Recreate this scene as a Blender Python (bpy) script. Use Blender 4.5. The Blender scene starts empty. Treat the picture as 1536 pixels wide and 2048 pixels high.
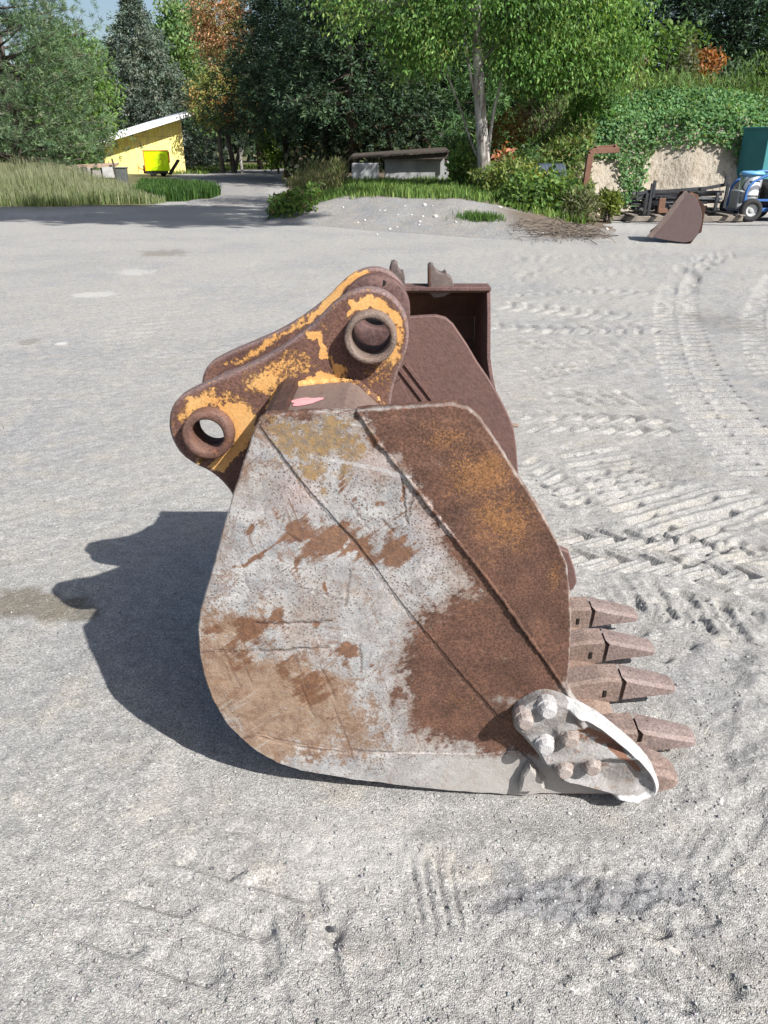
import bpy, bmesh, math, random
import numpy as np
from mathutils import Vector, Matrix
from mathutils.geometry import delaunay_2d_cdt

# ------------------------------------------------------------------ camera, sky, sun, exposure
SC = bpy.context.scene
COL = SC.collection
F, CX, CY, H = 1541.0, 768.0, 1024.0, 1.6          # focal length and centre in photo pixels, eye height in metres
PITCH = math.radians(25.2)
CP, SP = math.cos(PITCH), math.sin(PITCH)
cd = bpy.data.cameras.new('camera'); cam = bpy.data.objects.new('camera', cd); COL.objects.link(cam)
cd.sensor_fit = 'VERTICAL'; cd.sensor_height = 36.0; cd.lens = 36.0 * F / 2048.0
cd.clip_start = 0.05; cd.clip_end = 2000
cam.location = (0, 0, H); cam.rotation_euler = (math.radians(90) - PITCH, 0, 0)
SC.camera = cam

SUN_DIR = Vector((0.79, -0.746, 1.0)).normalized()   # towards the sun
SUN_EL = math.asin(SUN_DIR.z)
SUN_AZ = math.atan2(SUN_DIR.x, SUN_DIR.y)
world = bpy.data.worlds.new('World'); SC.world = world; world.use_nodes = True
wn = world.node_tree.nodes; wl = world.node_tree.links
bg = wn['Background']
sky = wn.new('ShaderNodeTexSky'); sky.sky_type = 'NISHITA'; sky.sun_disc = False
sky.sun_elevation = SUN_EL; sky.sun_rotation = SUN_AZ
sky.air_density = 1.0; sky.dust_density = 2.2; sky.ozone_density = 1.0
wl.new(sky.outputs[0], bg.inputs[0]); bg.inputs[1].default_value = 0.085
sd = bpy.data.lights.new('sun', 'SUN'); sd.energy = 5.0; sd.angle = math.radians(0.53); sd.color = (1.0, 0.97, 0.925)
sun = bpy.data.objects.new('sun', sd); COL.objects.link(sun)
sun.rotation_euler = SUN_DIR.to_track_quat('Z', 'Y').to_euler(); sun.location = (20, -20, 30)
SC.view_settings.view_transform = 'Standard'; SC.view_settings.look = 'None'
SC.view_settings.gamma = 1.0; SC.view_settings.use_curve_mapping = False
SC.view_settings.exposure = 0.60
SC.cycles.max_bounces = 6; SC.cycles.transparent_max_bounces = 4
SC.cycles.use_denoising = True

RNG = np.random.default_rng(7)
random.seed(7)

# ------------------------------------------------------------------ geometry from measured directions
def ray(px, py):
    a = (px - CX) / F; b = -(py - CY) / F
    return np.array([a, CP + b * SP, -SP + b * CP])
def G(px, py, z=0.0):
    d = ray(px, py); t = (z - H) / d[2]
    return np.array([d[0] * t, d[1] * t, z])
def AT(px, py, Y):
    d = ray(px, py); t = Y / d[1]
    return np.array([d[0] * t, Y, H + d[2] * t])
def WPX(n, Y, z=0.0):                                  # metres for n photo pixels at distance Y
    return n * (Y * CP + (H - z) * SP) / F

# ------------------------------------------------------------------ noise
def _h(xi, yi, seed):
    n = (xi.astype(np.int64) * 374761393 + yi.astype(np.int64) * 668265263 + seed * 144269504) & 0xffffffff
    n = ((n ^ (n >> 13)) * 1274126177) & 0xffffffff
    n = ((n ^ (n >> 15)) * 2246822519) & 0xffffffff
    return ((n ^ (n >> 16)) & 0xffff) / 65535.0
def vn(x, y, seed=0):
    x = np.asarray(x, float); y = np.asarray(y, float)
    xi = np.floor(x); yi = np.floor(y); fx = x - xi; fy = y - yi
    fx = fx * fx * (3 - 2 * fx); fy = fy * fy * (3 - 2 * fy)
    a = _h(xi, yi, seed); b = _h(xi + 1, yi, seed); c = _h(xi, yi + 1, seed); d = _h(xi + 1, yi + 1, seed)
    return (a * (1 - fx) + b * fx) * (1 - fy) + (c * (1 - fx) + d * fx) * fy
def fbm(x, y, seed=0, octv=4):
    s = 0; a = 0.5; t = 0
    for o in range(octv):
        s = s + a * vn(x * 2 ** o + 17.3 * o, y * 2 ** o - 9.1 * o, seed + o); t += a; a *= 0.55
    return s / t
def sstep(a, b, x):
    t = np.clip((x - a) / (b - a), 0, 1); return t * t * (3 - 2 * t)
def inpoly(x, y, poly):
    p = np.asarray(poly, float); r = np.zeros(np.shape(x), bool); n = len(p)
    for i in range(n):
        x1, y1 = p[i]; x2, y2 = p[(i + 1) % n]
        if y1 == y2: continue
        c = ((y1 > y) != (y2 > y)) & (x < (x2 - x1) * (y - y1) / (y2 - y1) + x1)
        r ^= c
    return r
def dseg(x, y, x1, y1, x2, y2):
    dx, dy = x2 - x1, y2 - y1; L = dx * dx + dy * dy + 1e-12
    t = np.clip(((x - x1) * dx + (y - y1) * dy) / L, 0, 1)
    return np.hypot(x - x1 - t * dx, y - y1 - t * dy), t
def dline(x, y, pts):
    d = np.full(np.shape(x), 1e9)
    for (a, b), (c, e) in zip(pts[:-1], pts[1:]):
        d = np.minimum(d, dseg(x, y, a, b, c, e)[0])
    return d
def polymask(x, y, poly, w):                            # soft inside mask, edge width w
    pts = list(poly) + [poly[0]]
    d = dline(x, y, pts); s = np.where(inpoly(x, y, poly), d, -d)
    return sstep(-w, w, s)

# ------------------------------------------------------------------ mesh helpers
def mesh_np(name, V, faces, smooth=False):
    V = np.asarray(V, np.float32); faces = np.asarray(faces, np.int32)
    me = bpy.data.meshes.new(name); k = faces.shape[1]; n = len(faces)
    me.vertices.add(len(V)); me.vertices.foreach_set('co', V.ravel())
    me.loops.add(n * k); me.loops.foreach_set('vertex_index', faces.ravel())
    me.polygons.add(n); me.polygons.foreach_set('loop_start', np.arange(0, n * k, k, dtype=np.int32))
    me.polygons.foreach_set('loop_total', np.full(n, k, np.int32))
    if smooth: me.polygons.foreach_set('use_smooth', np.ones(n, bool))
    me.update(calc_edges=True); return me
def attr_f(me, name, vals):
    a = me.attributes.new(name, 'FLOAT', 'POINT'); a.data.foreach_set('value', np.asarray(vals, np.float32))
def attr_c(me, name, cols):
    c = np.ones((len(cols), 4), np.float32); c[:, :3] = cols
    a = me.attributes.new(name, 'FLOAT_COLOR', 'POINT'); a.data.foreach_set('color', c.ravel())
def link(name, me, mat=None, parent=None, label=None, cat=None, group=None, kind=None, loc=None):
    o = bpy.data.objects.new(name, me); COL.objects.link(o)
    if mat is not None and me is not None and not me.materials: me.materials.append(mat)
    if parent is not None: o.parent = parent
    if label: o['label'] = label
    if cat: o['category'] = cat
    if group: o['group'] = group
    if kind: o['kind'] = kind
    if loc is not None: o.location = loc
    return o
def thing(name, label, cat, loc=(0, 0, 0), rz=0.0, group=None):
    o = link(name, None, None, None, label, cat, group, None, loc); o.rotation_euler = (0, 0, rz); return o
def copy_tree(o, parent=None):
    c = o.copy(); COL.objects.link(c)
    if parent is not None: c.parent = parent
    for ch in list(o.children): copy_tree(ch, c)
    return c

class MB:
    """collects simple solids into one mesh"""
    def __init__(s): s.v = []; s.f = []
    def add(s, V, Fc):
        o = len(s.v); s.v += [tuple(map(float, p)) for p in V]; s.f += [tuple(int(i) + o for i in f) for f in Fc]; return s
    def box(s, c, d, rot=None, bev=0.0, taper=None):
        """centre c, full size d, rot = Matrix or z angle; chamfered when bev"""
        x, y, z = [q / 2 for q in d]
        if bev > 0:
            b = min(bev, x * .9, y * .9, z * .9); V = []; idx = {}
            for sx in (-1, 1):
                for sy in (-1, 1):
                    for sz in (-1, 1):
                        for ax in range(3):
                            p = [sx * (x - b), sy * (y - b), sz * (z - b)]
                            p[ax] = (sx * x, sy * y, sz * z)[ax]
                            idx[(sx, sy, sz, ax)] = len(V); V.append(p)
            Fc = []
            for ax in range(3):
                for sg in (-1, 1):
                    o1, o2 = [(1, 2), (2, 0), (0, 1)][ax]
                    q = []
                    for a, b2 in ((-1, -1), (1, -1), (1, 1), (-1, 1)):
                        k = [0, 0, 0]; k[ax] = sg; k[o1] = a; k[o2] = b2; q.append(idx[(*k, ax)])
                    Fc.append(q if sg > 0 else q[::-1])
            for ax in range(3):          # edges along ax
                o1, o2 = [(1, 2), (2, 0), (0, 1)][ax]
                for a in (-1, 1):
                    for b2 in (-1, 1):
                        k0 = [0, 0, 0]; k0[ax] = -1; k0[o1] = a; k0[o2] = b2; k1 = list(k0); k1[ax] = 1
                        q = [idx[(*k0, o1)], idx[(*k1, o1)], idx[(*k1, o2)], idx[(*k0, o2)]]
                        Fc.append(q if a * b2 < 0 else q[::-1])
            for sx in (-1, 1):
                for sy in (-1, 1):
                    for sz in (-1, 1):
                        t = [idx[(sx, sy, sz, 0)], idx[(sx, sy, sz, 1)], idx[(sx, sy, sz, 2)]]
                        Fc.append(t if sx * sy * sz > 0 else t[::-1])
        else:
            V = [[a * x, b * y, c2 * z] for a in (-1, 1) for b in (-1, 1) for c2 in (-1, 1)]
            Fc = [(0, 1, 3, 2), (4, 6, 7, 5), (0, 4, 5, 1), (2, 3, 7, 6), (0, 2, 6, 4), (1, 5, 7, 3)]
        V = [Vector(p) for p in V]
        if rot is not None:
            R = rot if isinstance(rot, Matrix) else Matrix.Rotation(rot, 3, 'Z')
            V = [R @ p for p in V]
        return s.add([(p.x + c[0], p.y + c[1], p.z + c[2]) for p in V], Fc)
    def bar(s, a, b, w, h, roll=0.0, bev=0.0):
        a = Vector(a); b = Vector(b); d = b - a; L = d.length
        q = d.to_track_quat('X', 'Z').to_matrix() @ Matrix.Rotation(roll, 3, 'X')
        return s.box((a + b) / 2, (L, w, h), q, bev)
    def tube(s, P, R, n=8, cap=True):
        P = [Vector(p) for p in P]; R = list(R) if hasattr(R, '__len__') else [R] * len(P)
        V = []; Fc = []; up = None
        for i, p in enumerate(P):
            t = (P[min(i + 1, len(P) - 1)] - P[max(i - 1, 0)]).normalized()
            if up is None:
                up = Vector((0, 0, 1)) if abs(t.z) < .9 else Vector((1, 0, 0))
            x = up.cross(t).normalized(); y = t.cross(x); up = y
            for k in range(n):
                a = 2 * math.pi * k / n
                V.append(p + (x * math.cos(a) + y * math.sin(a)) * R[i])
        for i in range(len(P) - 1):
            for k in range(n):
                k2 = (k + 1) % n; Fc.append((i * n + k, i * n + k2, (i + 1) * n + k2, (i + 1) * n + k))
        if cap:
            Fc.append(tuple(range(n))[::-1]); Fc.append(tuple((len(P) - 1) * n + k for k in range(n)))
        return s.add(V, Fc)
    def lathe(s, prof, c, axis='V', n=40, closed=True):
        """profile (r, a) turned about the axis through c; axis V = local Y, Z = up, X"""
        V = []; Fc = []; m = len(prof)
        for k in range(n):
            t = 2 * math.pi * k / n; co, si = math.cos(t), math.sin(t)
            for r, a in prof:
                if axis == 'V': V.append((c[0] + r * co, c[1] + a, c[2] + r * si))
                elif axis == 'Z': V.append((c[0] + r * co, c[1] + r * si, c[2] + a))
                else: V.append((c[0] + a, c[1] + r * co, c[2] + r * si))
        for k in range(n):
            k2 = (k + 1) % n
            for j in range(m if closed else m - 1):
                j2 = (j + 1) % m
                f = (k * m + j, k2 * m + j, k2 * m + j2, k * m + j2)
                Fc.append(f)
        return s.add(V, Fc)
    def prism(s, poly, a0, a1, plane='UZ', bev=0.0):
        """polygon extruded; plane UZ: (x,z) along y; YZ: (y,z) along x; XY: (x,y) along z"""
        P = [Vector((p[0], p[1])) for p in poly]; n = len(P)
        ar = sum(P[i].x * P[(i + 1) % n].y - P[(i + 1) % n].x * P[i].y for i in range(n))
        if ar < 0: P = P[::-1]
        def ins(d):
            out = []
            for i in range(n):
                e1 = (P[i] - P[i - 1]).normalized(); e2 = (P[(i + 1) % n] - P[i]).normalized()
                n1 = Vector((-e1.y, e1.x)); n2 = Vector((-e2.y, e2.x)); m = n1 + n2
                m = m / max(m.length_squared, .3) * 2
                out.append(P[i] + m * d)
            return out
        rings = [(ins(bev), a0), (P, a0 + bev), (P, a1 - bev), (ins(bev), a1)] if bev > 0 else [(P, a0), (P, a1)]
        V = []
        for R, a in rings:
            for p in R:
                V.append({'UZ': (p.x, a, p.y), 'YZ': (a, p.x, p.y), 'XY': (p.x, p.y, a)}[plane])
        Fc = []; m = len(rings)
        fl = plane == 'UZ'
        for r in range(m - 1):
            for i in range(n):
                j = (i + 1) % n; q = (r * n + i, r * n + j, (r + 1) * n + j, (r + 1) * n + i)
                Fc.append(q[::-1] if fl else q)
        lo = tuple(range(n)); hi = tuple((m - 1) * n + i for i in range(n))
        Fc.append(lo if fl else lo[::-1]); Fc.append(hi[::-1] if fl else hi)
        return s.add(V, Fc)
    def mesh(s, name, smooth=False):
        me = bpy.data.meshes.new(name); me.from_pydata(s.v, [], s.f)
        if smooth: me.polygons.foreach_set('use_smooth', np.ones(len(me.polygons), bool))
        me.update(); return me
    def build(s, name, mat, parent=None, smooth=False, **k):
        return link(name, s.mesh(name, smooth), mat, parent, **k)

def resample(pts, step, closed=True):
    P = np.asarray(pts, float)
    if closed: P = np.vstack([P, P[:1]])
    out = []
    for a, b in zip(P[:-1], P[1:]):
        n = max(1, int(round(np.hypot(*(b - a)) / step)))
        for i in range(n): out.append(a + (b - a) * i / n)
    if not closed: out.append(P[-1])
    return np.array(out)
def chaikin(pts, it=2, closed=True):
    P = np.asarray(pts, float)
    for _ in range(it):
        Q = np.roll(P, -1, 0) if closed else P[1:]
        B = P if closed else P[:-1]
        a = B * .75 + Q * .25; b = B * .25 + Q * .75
        R = np.empty((2 * len(a), P.shape[1])); R[0::2] = a; R[1::2] = b
        if not closed: R = np.vstack([P[:1], R, P[-1:]])
        P = R
    return P

def plate(outline, v0, th, grid=0.02, bev=0.004, holes=(), hfun=None, seg=None, jag=0.0):
    """thick plate in the local X-Z plane; front face at v0 (towards -Y), thickness th; dense front for relief"""
    O = resample(outline, seg or max(grid, .01)); n = len(O)
    ar = np.sum(O[:, 0] * np.roll(O[:, 1], -1) - np.roll(O[:, 0], -1) * O[:, 1])
    if ar < 0: O = O[::-1]
    e = np.roll(O, -1, 0) - np.roll(O, 1, 0); e /= np.linalg.norm(e, axis=1)[:, None] + 1e-9
    nr = np.stack([-e[:, 1], e[:, 0]], 1)               # inward
    if jag > 0:
        O = O + nr * ((fbm(O[:, 0] * 45, O[:, 1] * 45, 5, 3) - .5) * 2 * jag)[:, None]
    I = O + nr * bev
    pts = [I]; loops = [np.arange(n)]; k = n
    HL = []
    for (hc, hr) in holes:
        t = np.linspace(0, 2 * np.pi, 40, endpoint=False)
        HL.append((hc, hr)); pts.append(np.stack([hc[0] + hr * np.cos(t), hc[1] + hr * np.sin(t)], 1))
        loops.append(np.arange(k, k + 40)); k += 40
    x0, z0 = I.min(0); x1, z1 = I.max(0)
    gx, gz = np.meshgrid(np.arange(x0, x1, grid), np.arange(z0, z1, grid))
    gx = gx + (np.arange(gx.shape[0]) % 2)[:, None] * grid * .5
    gx = gx.ravel(); gz = gz.ravel()
    m = inpoly(gx, gz, I); gx = gx[m]; gz = gz[m]
    d = dline(gx, gz, list(map(tuple, I)) + [tuple(I[0])]) > grid * .45
    for hc, hr in HL: d &= np.hypot(gx - hc[0], gz - hc[1]) > hr + grid * .45
    pts.append(np.stack([gx[d], gz[d]], 1))
    P = np.vstack(pts)
    edges = []
    for L in loops: edges += [(int(a), int(b)) for a, b in zip(L, np.roll(L, -1))]
    rv, re, rf, *_ = delaunay_2d_cdt([Vector(p) for p in P], edges, [], 0, 1e-7)
    R = np.array([(p[0], p[1]) for p in rv]); T = np.array([f for f in rf if len(f) == 3])
    c = R[T].mean(1); keep = inpoly(c[:, 0], c[:, 1], I)
    for hc, hr in HL: keep &= np.hypot(c[:, 0] - hc[0], c[:, 1] - hc[1]) > hr * .985
    T = T[keep]
    a = R[T]; cr = (a[:, 1, 0] - a[:, 0, 0]) * (a[:, 2, 1] - a[:, 0, 1]) - (a[:, 1, 1] - a[:, 0, 1]) * (a[:, 2, 0] - a[:, 0, 0])
    T[cr < 0] = T[cr < 0][:, ::-1]
    h = hfun(R[:, 0], R[:, 1]) if hfun else np.zeros(len(R))
    nR = len(R)
    V = [np.stack([R[:, 0], np.full(nR, v0) - h, R[:, 1]], 1)]
    V.append(np.stack([O[:, 0], np.full(n, v0 + bev) - h[:n], O[:, 1]], 1))
    V.append(np.stack([O[:, 0], np.full(n, v0 + th), O[:, 1]], 1))
    Fc = [tuple(t) for t in T.tolist()]
    for i in range(n):
        j = (i + 1) % n
        Fc.append((j, i, nR + i, nR + j)); Fc.append((nR + j, nR + i, nR + n + i, nR + n + j))
    off = nR + 2 * n
    # back
    bv, be, bf, *_ = delaunay_2d_cdt([Vector(p) for p in np.vstack([O] + pts[1:-1])], edges, [], 0, 1e-7)
    B = np.array([(p[0], p[1]) for p in bv]); BT = np.array([f for f in bf if len(f) == 3]); c = B[BT].mean(1)
    keep = inpoly(c[:, 0], c[:, 1], O)
    for hc, hr in HL: keep &= np.hypot(c[:, 0] - hc[0], c[:, 1] - hc[1]) > hr * .985
    BT = BT[keep]; a = B[BT]
    cr = (a[:, 1, 0] - a[:, 0, 0]) * (a[:, 2, 1] - a[:, 0, 1]) - (a[:, 1, 1] - a[:, 0, 1]) * (a[:, 2, 0] - a[:, 0, 0])
    BT[cr > 0] = BT[cr > 0][:, ::-1]
    V.append(np.stack([B[:, 0], np.full(len(B), v0 + th), B[:, 1]], 1))
    Fc += [tuple(t) for t in (BT + off).tolist()]
    off += len(B)
    for hc, hr in HL:
        t = np.linspace(0, 2 * np.pi, 40, endpoint=False)
        x = hc[0] + hr * np.cos(t); z = hc[1] + hr * np.sin(t)
        V.append(np.stack([x, np.full(40, v0), z], 1)); V.append(np.stack([x, np.full(40, v0 + th), z], 1))
        for i in range(40):
            j = (i + 1) % 40; Fc.append((off + i, off + j, off + 40 + j, off + 40 + i))
        off += 80
    V = np.vstack(V)
    me = bpy.data.meshes.new('plate'); me.from_pydata(V.tolist(), [], Fc); me.update()
    return me, V

# ------------------------------------------------------------------ material helpers
class NT:
    def __init__(s, name):
        s.m = bpy.data.materials.new(name); s.m.use_nodes = True
        s.n = s.m.node_tree.nodes; s.l = s.m.node_tree.links
        s.b = s.n['Principled BSDF']; s.out = s.n['Material Output']
        s.tc = s.n.new('ShaderNodeTexCoord')
    def put(s, sock, val):
        if isinstance(val, bpy.types.NodeSocket): s.l.new(val, sock)
        elif hasattr(val, '__len__') and len(val) == 3 and sock.type == 'RGBA': sock.default_value = (*val, 1)
        else: sock.default_value = val
    def noise(s, scale, detail=4, rough=.55, vec=None, dist=0.0, sc3=None, rot=None):
        n = s.n.new('ShaderNodeTexNoise'); v = vec if vec is not None else s.tc.outputs['Object']
        if sc3:
            mp = s.n.new('ShaderNodeMapping'); s.l.new(v, mp.inputs[0]); mp.inputs['Scale'].default_value = sc3; v = mp.outputs[0]
            if rot: m0 = s.n.new('ShaderNodeMapping'); s.l.new(s.tc.outputs['Object'], m0.inputs[0]); m0.inputs['Rotation'].default_value = rot; s.l.new(m0.outputs[0], mp.inputs[0])
        s.l.new(v, n.inputs['Vector']); n.inputs['Scale'].default_value = scale
        n.inputs['Detail'].default_value = detail; n.inputs['Roughness'].default_value = rough; n.inputs['Distortion'].default_value = dist
        return n.outputs['Fac']
    def vor(s, scale, feature='F1', out='Distance', rand=1.0):
        n = s.n.new('ShaderNodeTexVoronoi'); n.feature = feature; s.l.new(s.tc.outputs['Object'], n.inputs['Vector'])
        n.inputs['Scale'].default_value = scale; n.inputs['Randomness'].default_value = rand
        return n.outputs[out]
    def math(s, op, a, b=None, c=None, clamp=False):
        n = s.n.new('ShaderNodeMath'); n.operation = op; n.use_clamp = clamp
        s.put(n.inputs[0], a)
        if b is not None: s.put(n.inputs[1], b)
        if c is not None: s.put(n.inputs[2], c)
        return n.outputs[0]
    def ramp(s, fac, a, b, x=0.0, y=1.0):               # map a..b to x..y smoothly
        n = s.n.new('ShaderNodeMapRange'); n.interpolation_type = 'SMOOTHSTEP'
        s.put(n.inputs['Value'], fac)
        n.inputs['From Min'].default_value = a; n.inputs['From Max'].default_value = b
        n.inputs['To Min'].default_value = x; n.inputs['To Max'].default_value = y
        return n.outputs['Result']
    def mix(s, fac, a, b):
        n = s.n.new('ShaderNodeMix'); n.data_type = 'RGBA'
        s.put(n.inputs[0], fac); s.put(n.inputs[6], a); s.put(n.inputs[7], b)
        return n.outputs[2]
    def mul(s, a, b):
        n = s.n.new('ShaderNodeMix'); n.data_type = 'RGBA'; n.blend_type = 'MULTIPLY'
        n.inputs[0].default_value = 1; s.put(n.inputs[6], a); s.put(n.inputs[7], b); return n.outputs[2]
    def grey(s, v):
        n = s.n.new('ShaderNodeCombineColor'); 
        for i in range(3): s.put(n.inputs[i], v)
        return n.outputs[0]
    def attr(s, name, out='Fac'):
        n = s.n.new('ShaderNodeAttribute'); n.attribute_name = name; return n.outputs[out]
    def bump(s, height, strength=.5, dist=.01, prev=None):
        n = s.n.new('ShaderNodeBump'); n.inputs['Strength'].default_value = strength; n.inputs['Distance'].default_value = dist
        s.put(n.inputs['Height'], height)
        if prev is not None: s.l.new(prev, n.inputs['Normal'])
        return n.outputs[0]
    def done(s, col, rough=.8, metal=0.0, normal=None, spec=.3):
        s.put(s.b.inputs['Base Color'], col); s.put(s.b.inputs['Roughness'], rough); s.put(s.b.inputs['Metallic'], metal)
        s.b.inputs['Specular IOR Level'].default_value = spec
        if normal is not None: s.l.new(normal, s.b.inputs['Normal'])
        return s.m

def m_plain(name, col, rough=.7, var=.25, scale=8, metal=0.0, bump=.15, spec=.3, dirt=None):
    t = NT(name); n = t.noise(scale, 5); k = t.ramp(n, .25, .75, 1 - var, 1 + var * .6)
    c = t.mul(col, t.grey(k))
    if dirt: c = t.mix(t.ramp(t.noise(scale * .35, 4, .6), .5, .68), c, dirt)
    nb = t.bump(t.noise(scale * 9, 4), bump, .01)
    return t.done(c, t.ramp(n, .2, .8, rough - .1, min(1, rough + .1)), metal, nb, spec)

def m_rust(name, a, b, c, scale=9.0, rough=.8, fleck=.5, g=(.62, 1.4)):
    """rusted steel: a dark base, b brown, c bright orange flecks"""
    t = NT(name)
    n1 = t.noise(scale, 6, .62); n2 = t.noise(scale * 14, 4, .6); n3 = t.noise(scale * 3.2, 5, .6, dist=.6)
    col = t.mix(t.ramp(n1, .3, .7), a, b)
    col = t.mix(t.math('MULTIPLY', t.ramp(n3, .5, .72), fleck), col, c)
    col = t.mul(col, t.grey(t.ramp(n2, .25, .75, g[0], g[1])))
    nb = t.bump(n2, .5, .004); nb = t.bump(n1, .3, .012, nb)
    return t.done(col, t.ramp(n2, .2, .8, rough - .15, rough + .1), 0.0, nb, .28)

RUST = m_rust('rusted_steel', (.075, .036, .030), (.125, .056, .040), (.21, .085, .035))
RUSTP = m_rust('purple_rusted_steel', (.085, .050, .048), (.135, .078, .070), (.20, .105, .075), 7, .72, .3)
RUSTD = m_rust('dark_rusted_steel', (.055, .030, .024), (.085, .045, .034), (.12, .06, .035), 7, .85, .3)
DUSTR = m_rust('dusty_worn_steel', (.20, .135, .105), (.29, .215, .175), (.24, .13, .09), 12, .75, .35)

# ------------------------------------------------------------------ terrain
def track(x, y, pts, half, pitch, depth, slant, seed, kind='chevron'):
    """tyre print: lugs pressed along a line of ground points"""
    z = np.zeros_like(x); best = np.full(x.shape, 1e9); S = np.zeros_like(x); T = np.zeros_like(x); s0 = 0
    L = sum(math.hypot(b[0] - a[0], b[1] - a[1]) for a, b in zip(pts[:-1], pts[1:]))
    for a, b in zip(pts[:-1], pts[1:]):
        l = math.hypot(b[0] - a[0], b[1] - a[1])
        d, t = dseg(x, y, a[0], a[1], b[0], b[1])
        sg = np.sign((b[0] - a[0]) * (y - a[1]) - (b[1] - a[1]) * (x - a[0]))
        m = d < best; best = np.where(m, d, best); S = np.where(m, s0 + t * l, S); T = np.where(m, d * sg, T); s0 += l
    tn = T / half
    fade = sstep(1.08, .9, np.abs(tn)) * sstep(0, .25, S) * sstep(0, .25, L - S)
    amp = .5 + .6 * sstep(.3, .62, fbm(x * 1.7, y * 1.7, seed, 3))
    if kind == 'chevron':
        ph = (S + slant * np.abs(T) + pitch * .5 * (T > 0) * 0.0) / pitch
    elif kind == 'zigzag':
        ph = (S + slant * np.abs(((tn + 1.0) % 1.0) - .5) * 1.2 * half) / pitch
    else:
        ph = (S + slant * T) / pitch
    ph = ph + (fbm(x * 6, y * 6, seed + 3, 2) - .5) * .13
    fr = ph - np.floor(ph)
    w = np.clip(.05 + .38 * (y * y + H * H) / (H * F / 2) / pitch, .07, .24)
    f2 = np.abs(fr - .5) * 2                               # 0 in the lug, 1 between
    lug = sstep(.36 + w, .36 - w, f2) * sstep(.06, .16, np.abs(tn))
    rid = sstep(.3, .55, f2) * sstep(.95, .6, f2)
    return fade * amp * depth * (rid * .3 - lug - .1)

TR = [  # photo-measured lines on the ground: points, half width, pitch, depth, slant, kind
    ([(1464, 501), (1401, 525), (1366, 550), (1352, 595), (1354, 637), (1363, 682), (1384, 742), (1412, 794), (1454, 846), (1495, 899), (1560, 960)], .22, .165, .050, .12, 'bar'),
    ([(1600, 520), (1560, 560), (1530, 620), (1540, 700), (1580, 760)], .22, .17, .03, .22, 'bar'),
    ([(1170, 880), (1215, 935), (1268, 985), (1330, 1035), (1400, 1085), (1480, 1140)], .2, .14, .026, .3, 'bar'),
    ([(1000, 845), (1120, 842), (1240, 845), (1380, 850)], .21, .17, .028, .9, 'zigzag'),
    ([(1020, 760), (1120, 738), (1220, 722), (1320, 712)], .13, .13, .026, .3, 'bar'),
    ([(1000, 690), (1150, 688), (1320, 700)], .16, .16, .022, .5, 'bar'),
    ([(1090, 1085), (1200, 1095), (1330, 1105), (1450, 1120), (1600, 1145)], .2, .135, .032, 1.1, 'zigzag'),
    ([(1160, 1160), (1300, 1190), (1420, 1225), (1600, 1280)], .12, .13, .018, .6, 'bar'),
    ([(1010, 905), (1090, 960), (1150, 1030)], .14, .14, .024, .5, 'chevron'),
    ([(1000, 560), (1150, 540), (1310, 545)], .3, .2, .024, .4, 'chevron'),
    ([(980, 610), (1120, 620), (1300, 640)], .25, .18, .02, .4, 'chevron'),
    ([(1010, 520), (1180, 515), (1330, 518)], .25, .2, .022, .4, 'chevron'),
    ([(860, 640), (1100, 660), (1340, 655)], .22, .17, .02, .4, 'chevron'),
    ([(100, 2040), (300, 1900), (480, 1760), (620, 1660)], .16, .14, .010, .5, 'bar'),
    ([(380, 2080), (560, 1950), (700, 1850), (820, 1760)], .14, .13, .010, -.4, 'bar'),
    ([(700, 2080), (820, 1980), (940, 1900)], .12, .11, .009, .5, 'bar'),
    ([(1000, 2060), (1150, 1960), (1350, 1880), (1536, 1840)], .14, .13, .010, .5, 'bar'),
    ([(1380, 1600), (1440, 1660), (1500, 1720), (1560, 1800)], .14, .12, .014, .5, 'bar'),
    ([(1080, 800), (1200, 790), (1340, 800)], .16, .15, .02, .5, 'bar'),
    ([(1060, 1000), (1160, 985), (1260, 960), (1340, 920)], .15, .14, .022, .4, 'bar'),
    ([(1400, 960), (1460, 1010), (1536, 1060)], .2, .15, .026, .3, 'bar'),
    ([(1180, 1330), (1300, 1270), (1420, 1200), (1536, 1150)], .14, .13, .014, .4, 'bar'),
    ([(1000, 590), (1180, 578), (1320, 590)], .2, .17, .02, .4, 'chevron'),
    ([(200, 700), (420, 560), (640, 500)], .25, .2, .006, .5, 'bar'),
    ([(20, 820), (200, 760), (420, 690)], .25, .2, .005, .5, 'bar'),
]
TR = [([tuple(q) for q in chaikin([G(*p)[:2] for p in t[0]], 3, False)],) + t[1:] for t in TR]
GROOVES = [((818, 1705), (848, 1878)), ((845, 1712), (874, 1885)), ((868, 1705), (900, 1880)), ((896, 1722), (926, 1872))]
GROOVES = [(tuple(G(*a)[:2]), tuple(G(*b)[:2])) for a, b in GROOVES]
CLOD = G(667, 1862)[:2]; DIRTY = [tuple(G(*p)[:2]) for p in ((960, 1790), (1010, 1770), (1150, 1740), (1290, 1720), (1420, 1760), (1450, 1830), (1300, 1850), (1180, 1840), (1100, 1870), (1010, 1870))]
HEAP = [tuple(G(*p)[:2]) for p in ((1330, 1190), (1420, 1300), (1440, 1480), (1400, 1620), (1536, 1640), (1600, 1400), (1500, 1250))]
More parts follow.
